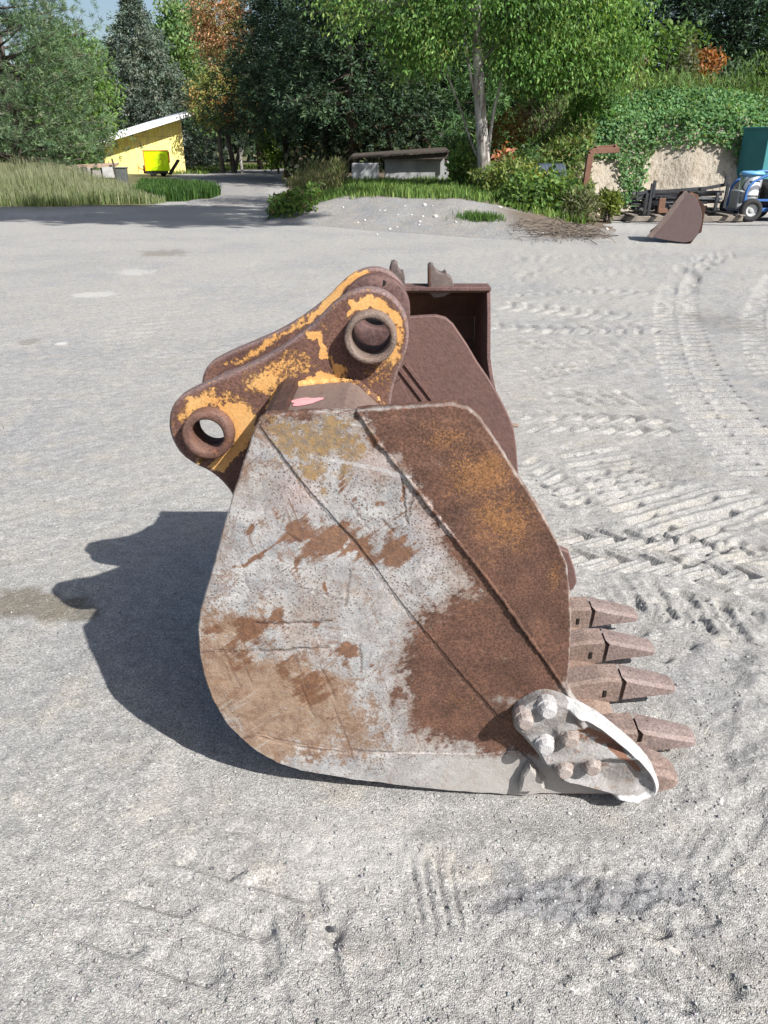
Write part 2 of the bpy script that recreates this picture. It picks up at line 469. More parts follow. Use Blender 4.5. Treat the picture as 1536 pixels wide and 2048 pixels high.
def zyard(x, y):
    x = np.asarray(x, float); y = np.asarray(y, float)
    near = sstep(26, 12, np.hypot(x, y))
    z = (fbm(x * .5, y * .5, 11, 3) - .5) * .06 * sstep(1.5, 5, np.hypot(x - .1, y - 2)) 
    z = z + (fbm(x * 3.1, y * 3.1, 21, 4) - .5) * .016 * near + (fbm(x * 14, y * 14, 31, 3) - .5) * .0085 * near
    z = z + (fbm(x * 45, y * 45, 35, 2) - .5) * .0055 * sstep(9, 4, y)
    right = sstep(.2, 1.4, x - .05 * y) * near * sstep(.15, .5, dline(x, y, TR[0][0]))                 # churned ground on the right
    z = z + right * (fbm(x * 7, y * 7, 41, 3) - .5) * .026
    for i, t in enumerate(TR):
        p = np.array(t[0]); lo = p.min(0) - .5; hi = p.max(0) + .5
        m = (x > lo[0]) & (x < hi[0]) & (y > lo[1]) & (y < hi[1])
        if m.any(): z[m] += track(x[m], y[m], *t[:5], 60 + i, t[5])
    for a, b in GROOVES:
        d, _ = dseg(x + (fbm(x * 30, y * 30, 77, 2) - .5) * .006, y, *a, *b)
        k = sstep(0, .2, _) * sstep(1, .8, _) * (.35 + .8 * fbm(x * 16, y * 16, 78, 2)); z -= k * .009 * np.exp(-(d / .0045) ** 2); z += k * .002 * np.exp(-((d - .011) / .006) ** 2)
    d = np.hypot((x - CLOD[0]) / .022, (y - CLOD[1]) / .03); z -= .035 * np.exp(-d ** 2)
    d = np.hypot(x - CLOD[0] + .045, (y - CLOD[1]) * .7); z += .012 * np.exp(-(d / .04) ** 2)
    m = polymask(x, y, DIRTY, .12); z += m * (fbm(x * 38, y * 38, 51, 4) - .55) * .034
    m = polymask(x, y, HEAP, .2); z += m * ((fbm(x * 13, y * 13, 53, 4) - .5) * .05 + .008)
    # footing of the big bucket: ground pushed flat under it
    k = polymask(x, y, [(-.62, 1.5), (.62, 1.46), (.62, 2.62), (-.62, 2.66)], .06)
    z = z * (1 - k) + k * -.012
    return z

PLAT = [(-2.9, 19.8), (-1.3, 18.7), (.4, 17.3), (1.7, 16.5), (3.2, 15.7), (4.5, 15.9), (5.0, 17.5), (5.5, 20), (6, 24), (9, 90), (-9, 90), (-7, 60), (-4.9, 45), (-3.5, 28)]
def zplat(x, y):
    x = np.asarray(x, float); y = np.asarray(y, float)
    pts = PLAT + [PLAT[0]]; d = dline(x, y, pts); s = np.where(inpoly(x, y, PLAT), d, -d)
    top = .52 * (1 - .72 * sstep(1.6, 4.6, x) * sstep(21.5, 18.5, y)) + .1 * sstep(24, 40, y)
    z = top * sstep(-.25, 2.3, s) - .14 * sstep(.1, -.6, s)
    return z + (fbm(x * 1.1, y * 1.1, 91, 4) - .5) * .16 * sstep(-.3, .8, s) + (fbm(x * 5, y * 5, 92, 3) - .5) * .04
def zbank(x, y):
    x = np.asarray(x, float); y = np.asarray(y, float)
    f = 22.6 + (fbm(x * .55, 0 * x + .3, 95, 3) - .5) * 1.5 + .05 * np.abs(x - 8)
    k = sstep(2.2, 7.2, x)
    hgt = 3.05 * k + .35 * (fbm(x * .35, y * .2, 96, 3) - .5) * k
    t = (y - f) / 2.6
    z = hgt * np.clip(np.where(t < .55, sstep(-.12, .62, t) * .8, .75 + .25 * sstep(.5, 1.3, t)), 0, 1)
    z = z - .25 * sstep(.05, -.5, t) - .3 * (1 - sstep(2.0, 3.2, x))
    return z + (fbm(x * 2.4, y * 2.4, 97, 4) - .5) * .34 * sstep(0, .15, t) * sstep(1.1, .6, t) * k
def zt(x, y):
    x = np.atleast_1d(np.asarray(x, float)); y = np.atleast_1d(np.asarray(y, float))
    z = np.zeros_like(x)
    m = (y > 14) & (x > -10) & (x < 10); z[m] = np.maximum(z[m], zplat(x[m], y[m]))
    m = (x > 2) & (y > 20) & (x < 40); z[m] = np.maximum(z[m], zbank(x[m], y[m]))
    return z
def zt1(x, y): return float(zt([x], [y])[0])

# materials of the ground
def gravel(name, base=(.358, .349, .331), warm=(.375, .355, .320), cool=(.314, .312, .308), soil=None, grain=1.0):
    t = NT(name)
    big = t.noise(.55, 4, .6); mid = t.noise(4.2, 5, .62); fine = t.noise(140 * grain, 4, .7)
    v1 = t.vor(270 * grain, out='Color'); v1d = t.vor(270 * grain); v2d = t.vor(95 * grain); v2 = t.vor(95 * grain, out='Color')
    col = t.mix(t.ramp(big, .42, .66), base, cool)
    col = t.mix(t.ramp(mid, .48, .7), col, warm)
    col = t.mul(col, t.grey(t.ramp(t.noise(17, 7, .75), .32, .68, .84, 1.13)))
    sep = t.n.new('ShaderNodeSeparateColor'); t.l.new(v1, sep.inputs[0])
    sep2 = t.n.new('ShaderNodeSeparateColor'); t.l.new(v2, sep2.inputs[0])
    g = t.math('MULTIPLY', t.ramp(sep.outputs[0], 0, 1, .72, 1.22), t.ramp(fine, .3, .7, .82, 1.16))
    pale = t.math('MULTIPLY', t.ramp(sep2.outputs[1], .90, .94), t.ramp(v2d, .42, .30))
    col = t.mul(col, t.grey(g))
    col = t.mix(t.math('MULTIPLY', pale, .75), col, (.58, .57, .55))
    dark = t.math('MULTIPLY', t.ramp(sep2.outputs[0], .93, .97), t.ramp(v2d, .42, .30))
    col = t.mix(t.math('MULTIPLY', dark, .6), col, (.13, .13, .135))
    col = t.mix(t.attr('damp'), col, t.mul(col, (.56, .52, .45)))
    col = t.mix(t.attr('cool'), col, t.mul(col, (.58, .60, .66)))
    col = t.mix(t.attr('pale'), col, (.56, .55, .52))
    if soil: col = t.mix(t.math('ADD', t.attr('soil'), t.math('MULTIPLY', t.math('SUBTRACT', mid, .5), t.attr('soil')), clamp=True), col, soil)
    nb = t.bump(t.math('MULTIPLY', v1d, -1), .7, .0042 / grain)
    nb = t.bump(t.math('MULTIPLY', v2d, -1), .16, .005 / grain, nb)
    nb = t.bump(fine, .5, .005 / grain, nb)
    return t.done(col, .95, 0, nb, .15)
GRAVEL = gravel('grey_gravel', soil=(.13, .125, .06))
GRAVELB = gravel('mound_gravel', (.30, .29, .275), (.34, .31, .27), (.27, .275, .28), soil=(.15, .115, .085), grain=.45)
def m_sand():
    t = NT('pale_bank_sand'); n = t.noise(1.6, 6, .6); m = t.noise(9, 5, .6, sc3=(1, 1, .5)); f = t.noise(60, 4)
    c = t.mix(t.ramp(n, .35, .7), (.43, .385, .32), (.34, .295, .235))
    c = t.mix(t.ramp(m, .5, .72), c, (.25, .205, .155))
    c = t.mul(c, t.grey(t.ramp(f, .3, .7, .85, 1.15)))
    c = t.mix(t.attr('soil'), c, (.09, .085, .045))
    return t.done(c, .95, 0, t.bump(f, .5, .03, t.bump(m, .7, .12)), .1)
SAND = m_sand()

# the ground sheet: finer where it is near
ys = [0.28]; 
while ys[-1] < 15: ys.append(ys[-1] + (ys[-1] ** 2 + H * H) / (H * F / 2) * (1.65 if ys[-1] < 2.6 else (.62 if ys[-1] < 10.5 else 1.6)))
while ys[-1] < 900: ys.append(ys[-1] * 1.05 + .05)
ys = np.array([-60, -30, -14, -7, -3.5, -1.6, -.6, -.1] + ys)
sd_ = np.arange(-.74, .7401, .0032); so = [.742]
while so[-1] < 60: so.append(so[-1] * 1.13 + .01)
ss = np.concatenate([-np.array(so)[::-1], sd_, np.array(so)])
SX, YY = np.meshgrid(ss, ys); XX = SX * (np.maximum(YY, .28) * CP + .68)
xf, yf = XX.ravel(), YY.ravel()
ZZ = np.zeros_like(xf); m = (np.abs(xf) < 40) & (yf < 40) & (yf > -10); ZZ[m] = zyard(xf[m], yf[m])
hidden = (yf > 24) & (xf > 3.5) | inpoly(xf, yf, [(-1.5, 22), (4, 18.5), (5, 22), (8, 90), (-5, 90)])
ZZ[hidden] -= .3
nr, nc = XX.shape; idx = np.arange(nr * nc).reshape(nr, nc)
Q = np.stack([idx[:-1, :-1], idx[:-1, 1:], idx[1:, 1:], idx[1:, :-1]], -1).reshape(-1, 4)
me = mesh_np('ground', np.stack([xf, yf, ZZ], 1), Q, True)
YARD = [(-200, -80), (200, -80), (200, 19), (30, 23), (7, 23), (5, 30), (-4.6, 45), (-6.5, 62), (-9, 75), (-16, 70), (-13.5, 52), (-8.5, 33), (-7.6, 26), (-11, 25.3), (-16, 24.8), (-200, 24)]
wx = xf + (fbm(xf * .8, yf * .8, 3, 3) - .5) * 1.2; wy = yf + (fbm(xf * .8, yf * .8, 4, 3) - .5) * 1.2
attr_f(me, 'soil', 1 - polymask(wx, wy, YARD, .5))
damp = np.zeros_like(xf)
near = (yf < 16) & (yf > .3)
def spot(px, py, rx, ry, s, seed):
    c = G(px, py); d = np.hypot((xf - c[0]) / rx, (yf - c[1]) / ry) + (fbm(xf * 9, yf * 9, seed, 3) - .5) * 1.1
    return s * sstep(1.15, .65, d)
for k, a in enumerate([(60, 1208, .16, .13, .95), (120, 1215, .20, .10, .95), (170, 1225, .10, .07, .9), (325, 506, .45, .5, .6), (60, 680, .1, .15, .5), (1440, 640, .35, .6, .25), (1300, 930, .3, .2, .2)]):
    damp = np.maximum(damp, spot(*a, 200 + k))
pale = np.zeros_like(xf)
for k, a in enumerate([(190, 590, .25, .22, .45), (265, 545, .3, .3, .35), (120, 684, .05, .06, .8), (740, 1690, .2, .14, .25), (60, 430, 2.2, .7, .3), (1240, 455, 1., 1., .2)]):
    pale = np.maximum(pale, spot(*a, 300 + k))
cool = np.zeros_like(xf)  # damp gravel tone plus the bluish shade of its relief, put into colour
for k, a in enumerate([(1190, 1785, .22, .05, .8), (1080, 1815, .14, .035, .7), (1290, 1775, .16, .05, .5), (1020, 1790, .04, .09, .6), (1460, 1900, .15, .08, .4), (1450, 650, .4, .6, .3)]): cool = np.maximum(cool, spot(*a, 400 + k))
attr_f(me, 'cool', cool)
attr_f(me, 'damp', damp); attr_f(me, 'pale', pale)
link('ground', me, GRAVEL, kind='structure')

def field(name, mat, x0, x1, y0, y1, nx, ny, fz, soil, kind='structure', ypow=1.0):
    u = np.linspace(x0, x1, nx); v = y0 + (y1 - y0) * np.linspace(0, 1, ny) ** ypow
    X, Y = np.meshgrid(u, v); X = X.ravel(); Y = Y.ravel(); Z = fz(X, Y)
    idx = np.arange(nx * ny).reshape(ny, nx)
    Q = np.stack([idx[:-1, :-1], idx[:-1, 1:], idx[1:, 1:], idx[1:, :-1]], -1).reshape(-1, 4)
    me = mesh_np(name, np.stack([X, Y, Z], 1), Q, True)
    s = soil(X, Y, Z); attr_f(me, 'soil', s); attr_f(me, 'damp', np.zeros(len(X))); attr_f(me, 'pale', np.zeros(len(X)))
    return link(name, me, mat, kind=kind)
def crest(x): return 19.9 - .62 * np.clip(x + .5, -2.2, 6)     # where gravel gives way to grass on the mound
field('gravel_mound', GRAVELB, -10, 10, 14.6, 91, 170, 190, zplat, lambda x, y, z: np.maximum(sstep(.0, .9, y - crest(x) - 1.1 + fbm(x * 1.5, y * 1.5, 5, 3)), .9 * polymask(x, y, [(3.2, 16), (4.6, 16.2), (4.8, 19), (2.6, 18.6), (2.7, 17)], .4)), ypow=2.2)
field('sand_bank', SAND, 2.0, 34, 21, 80, 220, 150, zbank, lambda x, y, z: sstep(24.6, 25.4, y), ypow=2.4)
# driveway sheet leading to the shed
def drive():
    c = np.array([(-4.6, 24.5, 3.0), (-5.2, 28, 3.0), (-6.2, 34, 3.2), (-7.6, 42, 3.8), (-9.0, 52, 5.0), (-9.5, 60, 6.0), (-9.0, 70, 6.0), (-5, 82, 5.0)])
    P = chaikin(c, 3, False); d = np.gradient(P[:, :2], axis=0); d /= np.linalg.norm(d, axis=1)[:, None]; nrm = np.stack([d[:, 1], -d[:, 0]], 1)
    t = np.linspace(-1, 1, 25); V = []; 
    for i, p in enumerate(P):
        for k in t:
            w = p[2] * .5 * (1 + .25 * (vn(i * .9, k * 2.0, 6) - .5)) 
            q = p[:2] + nrm[i] * k * w
            V.append((q[0], q[1], (.045 if i > 12 else -.03 + .075 * i / 12) - .05 * abs(k) ** 6 - .03 * math.exp(-((abs(k) - .5) / .16) ** 2)))
    n = len(t); idx = np.arange(len(V)).reshape(-1, n)
    Q = np.stack([idx[:-1, :-1], idx[1:, :-1], idx[1:, 1:], idx[:-1, 1:]], -1).reshape(-1, 4)
    me = mesh_np('driveway', V, Q, True)
    for a in ('soil', 'damp', 'pale'): attr_f(me, a, np.zeros(len(V)))
    return link('driveway', me, GRAVELB, kind='structure')
drive()

# ------------------------------------------------------------------ the big excavator bucket
YAW = math.radians(1.4); CB, SB = math.cos(YAW), math.sin(YAW)
_d = ray(1050, 1588); Y0 = (-H / _d[2]) * (_d[0] * SB + _d[1] * CB) / CB
WB = 1.0
def B(px, py, v=0.0):                                   # measured point on the bucket plane v -> (u, z)
    d = ray(px, py); t = (v + Y0 * CB) / (d[0] * SB + d[1] * CB)
    X, Y, Z = d[0] * t, d[1] * t, H + d[2] * t
    return (X * CB - (Y - Y0) * SB, Z)
def BL(pts, v=0.0): return [B(x, y, v) for x, y in pts]
def PXB(u, v, z):                                       # inverse of B, for laying out stains
    X = u * CB + v * SB; Y = Y0 - u * SB + v * CB
    dz = Y * CP + (H - z) * SP; up = Y * SP - (H - z) * CP
    return CX + F * X / dz, CY - F * up / dz

def m_side():
    t = NT('worn_bucket_side_steel')
    n1 = t.noise(11, 6, .65); n2 = t.noise(46, 6, .7); n3 = t.noise(170, 4, .65); st = t.noise(16, 6, .7, dist=1.6)
    fz = t.noise(55, 10, .9); fd = t.noise(22, 10, .86, sc3=(.6, 1, 1.25), rot=(0, math.radians(25), 0)); md = t.noise(19, 9, .82)
    sp = t.vor(135); spc = t.vor(135, out='Color'); sp2 = t.vor(60); spc2 = t.vor(60, out='Color')
    s1 = t.noise(30, 5, .7, sc3=(.10, 1, 1.6), rot=(0, math.radians(38), 0)); s2 = t.noise(34, 5, .7, sc3=(1.8, 1, .09), rot=(0, math.radians(16), 0)); s3 = t.noise(26, 5, .7, sc3=(.08, 1, 1.5), rot=(0, math.radians(-12), 0)); s4 = t.noise(44, 5, .7, sc3=(.12, 1, 1.8), rot=(0, math.radians(70), 0))
    def edge(name, amp, lo, hi, nn):
        return t.ramp(t.math('ADD', t.attr(name), t.math('MULTIPLY', t.math('SUBTRACT', nn, .5), amp)), lo, hi)
    # dark rust ground
    rust = t.mix(t.ramp(n1, .35, .68), (.078, .040, .028), (.128, .064, .042))
    rust = t.mix(t.math('MULTIPLY', t.ramp(md, .52, .68), .5), rust, (.145, .085, .062))
    gr = t.noise(210, 3, .75)
    rust = t.mix(t.math('MULTIPLY', edge('hot', 2.0, .38, .72, gr), .9), rust, (.225, .108, .042))
    rust = t.mul(rust, t.grey(t.ramp(n3, .3, .7, .60, 1.45)))
    # scoured bright steel
    sil = t.mix(t.ramp(n1, .38, .62), (.40, .394, .388), (.272, .27, .276))
    sil = t.mix(t.math('MULTIPLY', t.ramp(md, .50, .62), .8), sil, (.215, .205, .205))
    sil = t.mix(t.ramp(fz, .55, .66), sil, (.45, .45, .455))
    sil = t.mix(t.math('MULTIPLY', t.ramp(t.noise(3.6, 6, .7), .44, .66), .55), sil, (.255, .185, .14))
    sil = t.mix(t.math('MULTIPLY', t.ramp(t.attr('silver'), 1.0, .45), .6), sil, (.21, .155, .125))
    sil = t.mix(t.math('MULTIPLY', t.attr('pink'), .5), sil, (.44, .335, .32))
    sil = t.mix(t.math('MULTIPLY', t.math('MULTIPLY', t.ramp(sp, .36, .22), t.ramp(spc, .42, .5)), .85), sil, (.10, .085, .08))
    sil = t.mix(t.math('MULTIPLY', t.math('MULTIPLY', t.ramp(sp2, .26, .14), t.ramp(spc2, .6, .66)), .7), sil, (.15, .10, .075))
    sil = t.mix(t.math('MULTIPLY', t.ramp(t.noise(9, 9, .8, dist=.6), .52, .64), .85), sil, (.185, .112, .075))
    patch = t.ramp(t.noise(5, 4, .6), .40, .58)
    for sk, cc, lo in ((s1, (.125, .072, .048), .60), (s2, (.15, .088, .055), .61), (s4, (.20, .17, .16), .60), (s3, (.42, .415, .41), .645)):
        sil = t.mix(t.math('MULTIPLY', t.math('MULTIPLY', t.ramp(sk, lo, lo + .03), patch), .75), sil, cc)
    sil = t.mul(sil, t.grey(t.ramp(n3, .3, .7, .80, 1.16)))
    col = t.mix(edge('silver', 3.4, .40, .60, t.math('ADD', t.math('MULTIPLY', fd, .6), t.math('MULTIPLY', fz, .4))), rust, sil)
    tanc = t.mix(t.ramp(md, .42, .6), (.275, .182, .115), (.175, .098, .058)); tanc = t.mix(t.ramp(fz, .52, .64), tanc, (.30, .255, .22)); tanc = t.mix(t.math('MULTIPLY', t.ramp(s2, .58, .64), .8), tanc, (.12, .066, .042))
    tanc = t.mix(t.math('MULTIPLY', t.ramp(s1, .58, .63), .7), tanc, (.33, .28, .24))
    col = t.mix(t.math('MULTIPLY', edge('tan', 4.4, .34, .70, t.math('ADD', t.math('MULTIPLY', md, .6), t.math('MULTIPLY', fz, .4))), .88), col, tanc)
    col = t.mix(t.math('MULTIPLY', edge('ochre', 3.6, .42, .70, t.noise(30, 9, .82)), .85), col, t.mix(t.ramp(fz, .42, .58), (.285, .17, .05), (.15, .112, .082)))
    col = t.mix(t.math('MULTIPLY', edge('stain', 3.6, .38, .66, t.math('ADD', t.math('MULTIPLY', md, .45), t.math('MULTIPLY', s1, .55))), .94), col, t.mix(t.ramp(fz, .4, .6), (.098, .050, .034), (.20, .098, .048)))
    col = t.mix(t.math('MULTIPLY', edge('dust', 1.4, .25, .9, n2), .8), col, (.365, .35, .33))
    col = t.mix(t.math('MULTIPLY', t.attr('scr'), .85), col, (.075, .045, .033))
    h = t.math('ADD', t.math('MULTIPLY', n2, .5), t.math('ADD', t.math('MULTIPLY', st, .5), t.math('MULTIPLY', s1, .5)))
    nb = t.bump(h, .6, .006); nb = t.bump(n3, .5, .003, nb); nb = t.bump(t.ramp(sp, .0, .3), .3, .002, nb)
    return t.done(col, t.ramp(n2, .3, .7, .55, .9), 0.0, nb, .35)
SIDE = m_side()

bucket = thing('excavator_bucket', 'large rusted excavator bucket with grey worn side and orange paint on its lifting ears', 'bucket', (0, Y0, 0), -YAW)

OUT_TOP = [(512, 850), (517, 838), (530, 829), (620, 823), (760, 818), (860, 811), (905, 809), (935, 816), (958, 835), (1000, 895), (1030, 945), (1062, 990), (1095, 1045), (1118, 1090), (1134, 1130), (1140, 1180), (1143, 1250), (1139, 1330), (1136, 1368), (1150, 1397), (1176, 1430), (1232, 1490), (1275, 1560), (1262, 1588)]
OUT_BOT = [(1090, 1588), (1050, 1588), (900, 1579), (800, 1568), (700, 1555), (600, 1538), (555, 1523), (512, 1500), (482, 1477), (452, 1447), (425, 1400), (407, 1350), (398, 1300), (395, 1262), (400, 1222), (414, 1175), (430, 1120), (445, 1060), (465, 990), (487, 925)]
SILV = [(500, 845), (712, 815), (752, 880), (828, 955), (868, 1030), (900, 1085), (925, 1130), (955, 1190), (905, 1195), (872, 1238), (845, 1222), (812, 1248), (828, 1296), (795, 1345), (786, 1372), (812, 1410), (826, 1455), (880, 1492), (985, 1505), (1060, 1535), (1110, 1600), (480, 1600), (360, 1300), (440, 1000)]
TAN = [(390, 1215), (470, 1218), (535, 1205), (548, 1260), (505, 1300), (600, 1318), (690, 1335), (725, 1400), (765, 1450), (760, 1500), (560, 1540), (440, 1480), (385, 1350)]
OCHRE = [(522, 834), (700, 826), (722, 850), (735, 910), (700, 960), (668, 930), (650, 985), (612, 975), (590, 940), (555, 900), (535, 870)]
STAINS = [(655, 1082, 75, 36, -20, 1.1), (600, 1062, 44, 26, -25, .9), (792, 1100, 48, 40, 30, 1.1), (725, 1098, 44, 22, 40, 1), (560, 1030, 40, 14, 30, .6), (480, 1130, 44, 12, -25, .7), (560, 1240, 20, 26, 0, .9), (700, 1306, 34, 17, 5, 1.1), (500, 1065, 10, 24, 20, .6), (512, 1112, 34, 9, -25, .7), (590, 1130, 8, 30, 25, .75), (648, 1178, 6, 22, 8, .9), (692, 965, 9, 38, 15, .9), (760, 1005, 12, 10, 0, .7), (806, 990, 7, 38, 10, .8), (838, 1088, 8, 12, 0, .8), (620, 1380, 60, 40, 20, .8), (500, 1260, 45, 40, 0, .95), (470, 1310, 34, 40, 0, .7), (570, 1345, 30, 36, 30, .6), (430, 1260, 26, 18, 0, .8), (690, 1330, 20, 12, 0, .7), (755, 1335, 14, 14, 0, .6), (660, 1440, 50, 14, 10, .5), (742, 880, 16, 20, 0, 1), (545, 870, 14, 20, 0, .4), (632, 1250, 12, 8, 0, .9), (480, 1130, 30, 12, -30, .5), (905, 1230, 30, 14, 30, .4), (1048, 1420, 26, 20, 0, .3), (940, 1550, 8, 34, 5, .6), (640, 950, 8, 30, 10, .5), (715, 1010, 10, 34, -30, .6), (465, 1190, 12, 12, 0, .5), (540, 1300, 100, 5, 2, .4)]
HOTS = [(960, 950, 90, 60, .75), (1010, 1040, 80, 70, .75), (900, 880, 80, 40, .55), (1040, 1090, 40, 40, .5), (860, 850, 60, 20, .4), (960, 1120, 40, 40, .35), (1100, 1160, 25, 50, .5), (930, 1400, 60, 30, .4)]
SCR = [((512, 1247), (662, 1244), 1), ((398, 1304), (520, 1302), .9), ((520, 1302), (655, 1295), .9), ((690, 1212), (700, 1140), .7), ((803, 955), (812, 1045), .9), ((812, 1045), (835, 960), .6), ((762, 1040), (790, 1065), .6), ((580, 1170), (690, 1200), .3), ((720, 1290), (722, 1340), .8), ((560, 1060), (600, 1085), .5), ((700, 1010), (740, 1060), .6), ((640, 1330), (670, 1400), .5), ((600, 1370), (630, 1440), .5), ((850, 1290), (960, 1270), .4), ((880, 1240), (1000, 1225), .35), ((540, 1140), (640, 1110), .4), ((470, 1100), (500, 1180), .4)] + [((486, 1478), (512, 1470), .9), ((512, 1470), (545, 1480), .9), ((545, 1480), (640, 1499), .9), ((640, 1499), (790, 1504), .8)] + [(a, b, .55) for a, b in zip([(515, 856), (556, 908), (616, 988), (676, 1054), (718, 1100), (786, 1194), (846, 1266), (886, 1314), (926, 1362), (971, 1412)], [(556, 908), (616, 988), (676, 1054), (718, 1100), (786, 1194), (846, 1266), (886, 1314), (926, 1362), (971, 1412), (1008, 1456)])]
def side_attrs(me, V, lvl=0):
    px, py = PXB(V[:, 0], V[:, 1], V[:, 2])
    wx = px + (fbm(px / 34, py / 34, 61, 4) - .5) * 62; wy = py + (fbm(px / 34, py / 34, 62, 4) - .5) * 62
    sil = polymask(wx + (fbm(px / 9, py / 9, 68, 3) - .5) * 34, wy + (fbm(px / 9, py / 9, 69, 3) - .5) * 34, SILV, 62); 
    if lvl == 2: sil = sil * .95 * sstep(48, 0, np.abs(dline(px, py, [(715, 820), (900, 1060)])))
    attr_f(me, 'silver', sil)
    tn = polymask(wx, wy, TAN, 75) * (.62 + .6 * fbm(px / 60, py / 60, 63, 3))
    attr_f(me, 'tan', np.maximum(tn, .55 * sstep(1080, 700, px) * sstep(1470, 1500, py) * sstep(720, 560, px)))
    attr_f(me, 'ochre', polymask(wx, wy, OCHRE, 50) * .85 if lvl < 2 else np.zeros(len(px)))
    s = np.zeros(len(px))
    for x, y, a, b, r, k in STAINS:
        c, q = math.cos(math.radians(r)), math.sin(math.radians(r))
        dx, dy = (wx * .6 + px * .4) - x, (wy * .6 + py * .4) - y
        s = np.maximum(s, 1.0 * k * np.exp(-(((dx * c + dy * q) / a) ** 2 + ((dy * c - dx * q) / b) ** 2)))
    attr_f(me, 'stain', s if lvl < 2 else s * .0)
    h = np.zeros(len(px))
    for x, y, a, b, k in HOTS: h = np.maximum(h, k * np.exp(-((wx - x) / a) ** 2 - ((wy - y) / b) ** 2))
    attr_f(me, 'hot', h)
    d = .55 * sstep(1440, 1560, py + 30 * (fbm(px / 60, py / 60, 64, 3) - .5)) * sstep(600, 900, px) + .75 * np.exp(-((px - 1140) / 32) ** 2 - ((py - 1390) / 40) ** 2) + .5 * np.exp(-((px - 1020) / 70) ** 2 - ((py - 1400) / 20) ** 2) + .8 * sstep(1500, 1540, py) * sstep(830, 1000, px)
    edge = dline(px, py, OUT_TOP[3:-3]); d = np.maximum(d, .62 * np.exp(-(edge / 5) ** 2))
    attr_f(me, 'dust', d)
    attr_f(me, 'pink', np.exp(-((px - 600) / 40) ** 2 - ((py - 985) / 40) ** 2) + .8 * np.exp(-((px - 880) / 50) ** 2 - ((py - 1030) / 70) ** 2) + .7 * np.exp(-((px - 750) / 60) ** 2 - ((py - 930) / 30) ** 2))
    sc = np.zeros(len(px))
    jx = px + (fbm(px / 12, py / 12, 65, 2) - .5) * 6; jy = py + (fbm(px / 12, py / 12, 66, 2) - .5) * 6
    for a, b, k in SCR: sc = np.maximum(sc, k * np.exp(-(dseg(jx, jy, *a, *b)[0] / 1.9) ** 2))
    attr_f(me, 'scr', sc if lvl < 2 else sc * 0)
def dents(u, z):
    px, py = PXB(u, 0.0, z)
    jx = px + (fbm(px / 12, py / 12, 65, 2) - .5) * 6; jy = py + (fbm(px / 12, py / 12, 66, 2) - .5) * 6
    g = (fbm(u * 5, z * 5, 71, 3) - .5) * .012 + (fbm(u * 22, z * 22, 72, 3) - .5) * .0028
    for a, b, k in SCR: g = g - .0030 * k * np.exp(-(dseg(jx, jy, *a, *b)[0] / 2.6) ** 2)
    return g * sstep(0, 30, dline(px, py, (OUT_TOP + OUT_BOT)[::2]))
def dents_s(u, z): return (fbm(u * 6, z * 6, 73, 3) - .5) * .005 + (fbm(u * 30, z * 30, 74, 3) - .5) * .0018

base_out = []
for x, y in OUT_TOP + OUT_BOT:
    inr = 5 if (x > 700 and y < 1400) else 0            # the cheek bar covers this edge
    cx, cy = 780, 1200; L = math.hypot(x - cx, y - cy)
    base_out.append((x + (cx - x) / L * inr, y + (cy - y) / L * inr))
me, V = plate(BL(base_out), 0.0, .022, .0044, .003, hfun=dents, seg=.008, jag=.0015); side_attrs(me, V)
link('side_plate', me, SIDE, bucket, label='near side plate scoured pale grey with brown stains')
MIDL = [(519, 853), (560, 905), (620, 984), (680, 1050), (722, 1096), (790, 1190), (850, 1262), (890, 1310), (930, 1358), (975, 1408), (1012, 1452), (1060, 1520)]
MID = [(523, 843), (534, 832), (640, 826), (716, 823)] + [(800, 935), (880, 1040), (960, 1140), (1050, 1270), (1130, 1380)] + [(1150, 1404), (1172, 1433), (1150, 1480), (1110, 1520), (1080, 1545)] + MIDL[::-1]
me, V = plate(BL(MID, -.003), -.0028, .008, .0045, .002, hfun=dents, seg=.008, jag=.0022); side_attrs(me, V, 1)
link('stiffener_plate', me, SIDE, bucket)
BARL = [(712, 822), (730, 848), (755, 885), (792, 930), (835, 985), (880, 1042), (920, 1092), (962, 1145), (1005, 1203), (1050, 1268), (1090, 1322), (1128, 1378), (1142, 1402)]
BAR = OUT_TOP[4:19] + [(1148, 1398)] + BARL[::-1]
me, V = plate(BL(BAR, -.008), -.0085, .0325, .0045, .004, hfun=dents, seg=.008, jag=.0025); side_attrs(me, V, 2)
link('cheek_bar', me, SIDE, bucket, label='dark brown rusted cheek bar along the mouth')
# weld beads
def bead(name, pts, v, r, mat, seed, n=8, closed=False, parent=bucket):
    P = resample(BL(pts, v), .007, closed); m = MB(); rr = np.random.default_rng(seed)
    m.tube([(p[0] + rr.normal(0, .0008), v, p[1] + rr.normal(0, .0008)) for p in P], [r * (.75 + .5 * rr.random()) for _ in P], n)
    o = m.build(name, mat, parent, True); return o
b = bead('weld_bead', [(x + 3, y - 1) for x, y in BARL], -.0068, .0052, SIDE, 1)
side_attrs(b.data, np.array([v.co[:] for v in b.data.vertices]), 1)
# wear strip along the heel
WEAR = [(486, 1479), (510, 1471), (534, 1474), (545, 1481), (600, 1493), (700, 1503), (780, 1505), (850, 1506), (960, 1510), (1035, 1500), (1058, 1522), (1092, 1560), (1091, 1586), (1050, 1591), (900, 1582), (800, 1571), (700, 1558), (600, 1541), (555, 1526), (514, 1503)]
me, V = plate(BL(WEAR, -.005), -.0055, .016, .005, .002, hfun=dents, seg=.008, jag=.002); side_attrs(me, V, 1)
link('wear_plate', me, SIDE, bucket, label='dusty wear plate welded along the heel')
me, V = plate(BL([(1046, 1552), (1060, 1530), (1080, 1556), (1090, 1575), (1078, 1584), (1038, 1583)], -.03), -.034, .024, .006, .005, seg=.008, jag=.002); side_attrs(me, V, 1)
link('wear_block', me, SIDE, bucket)
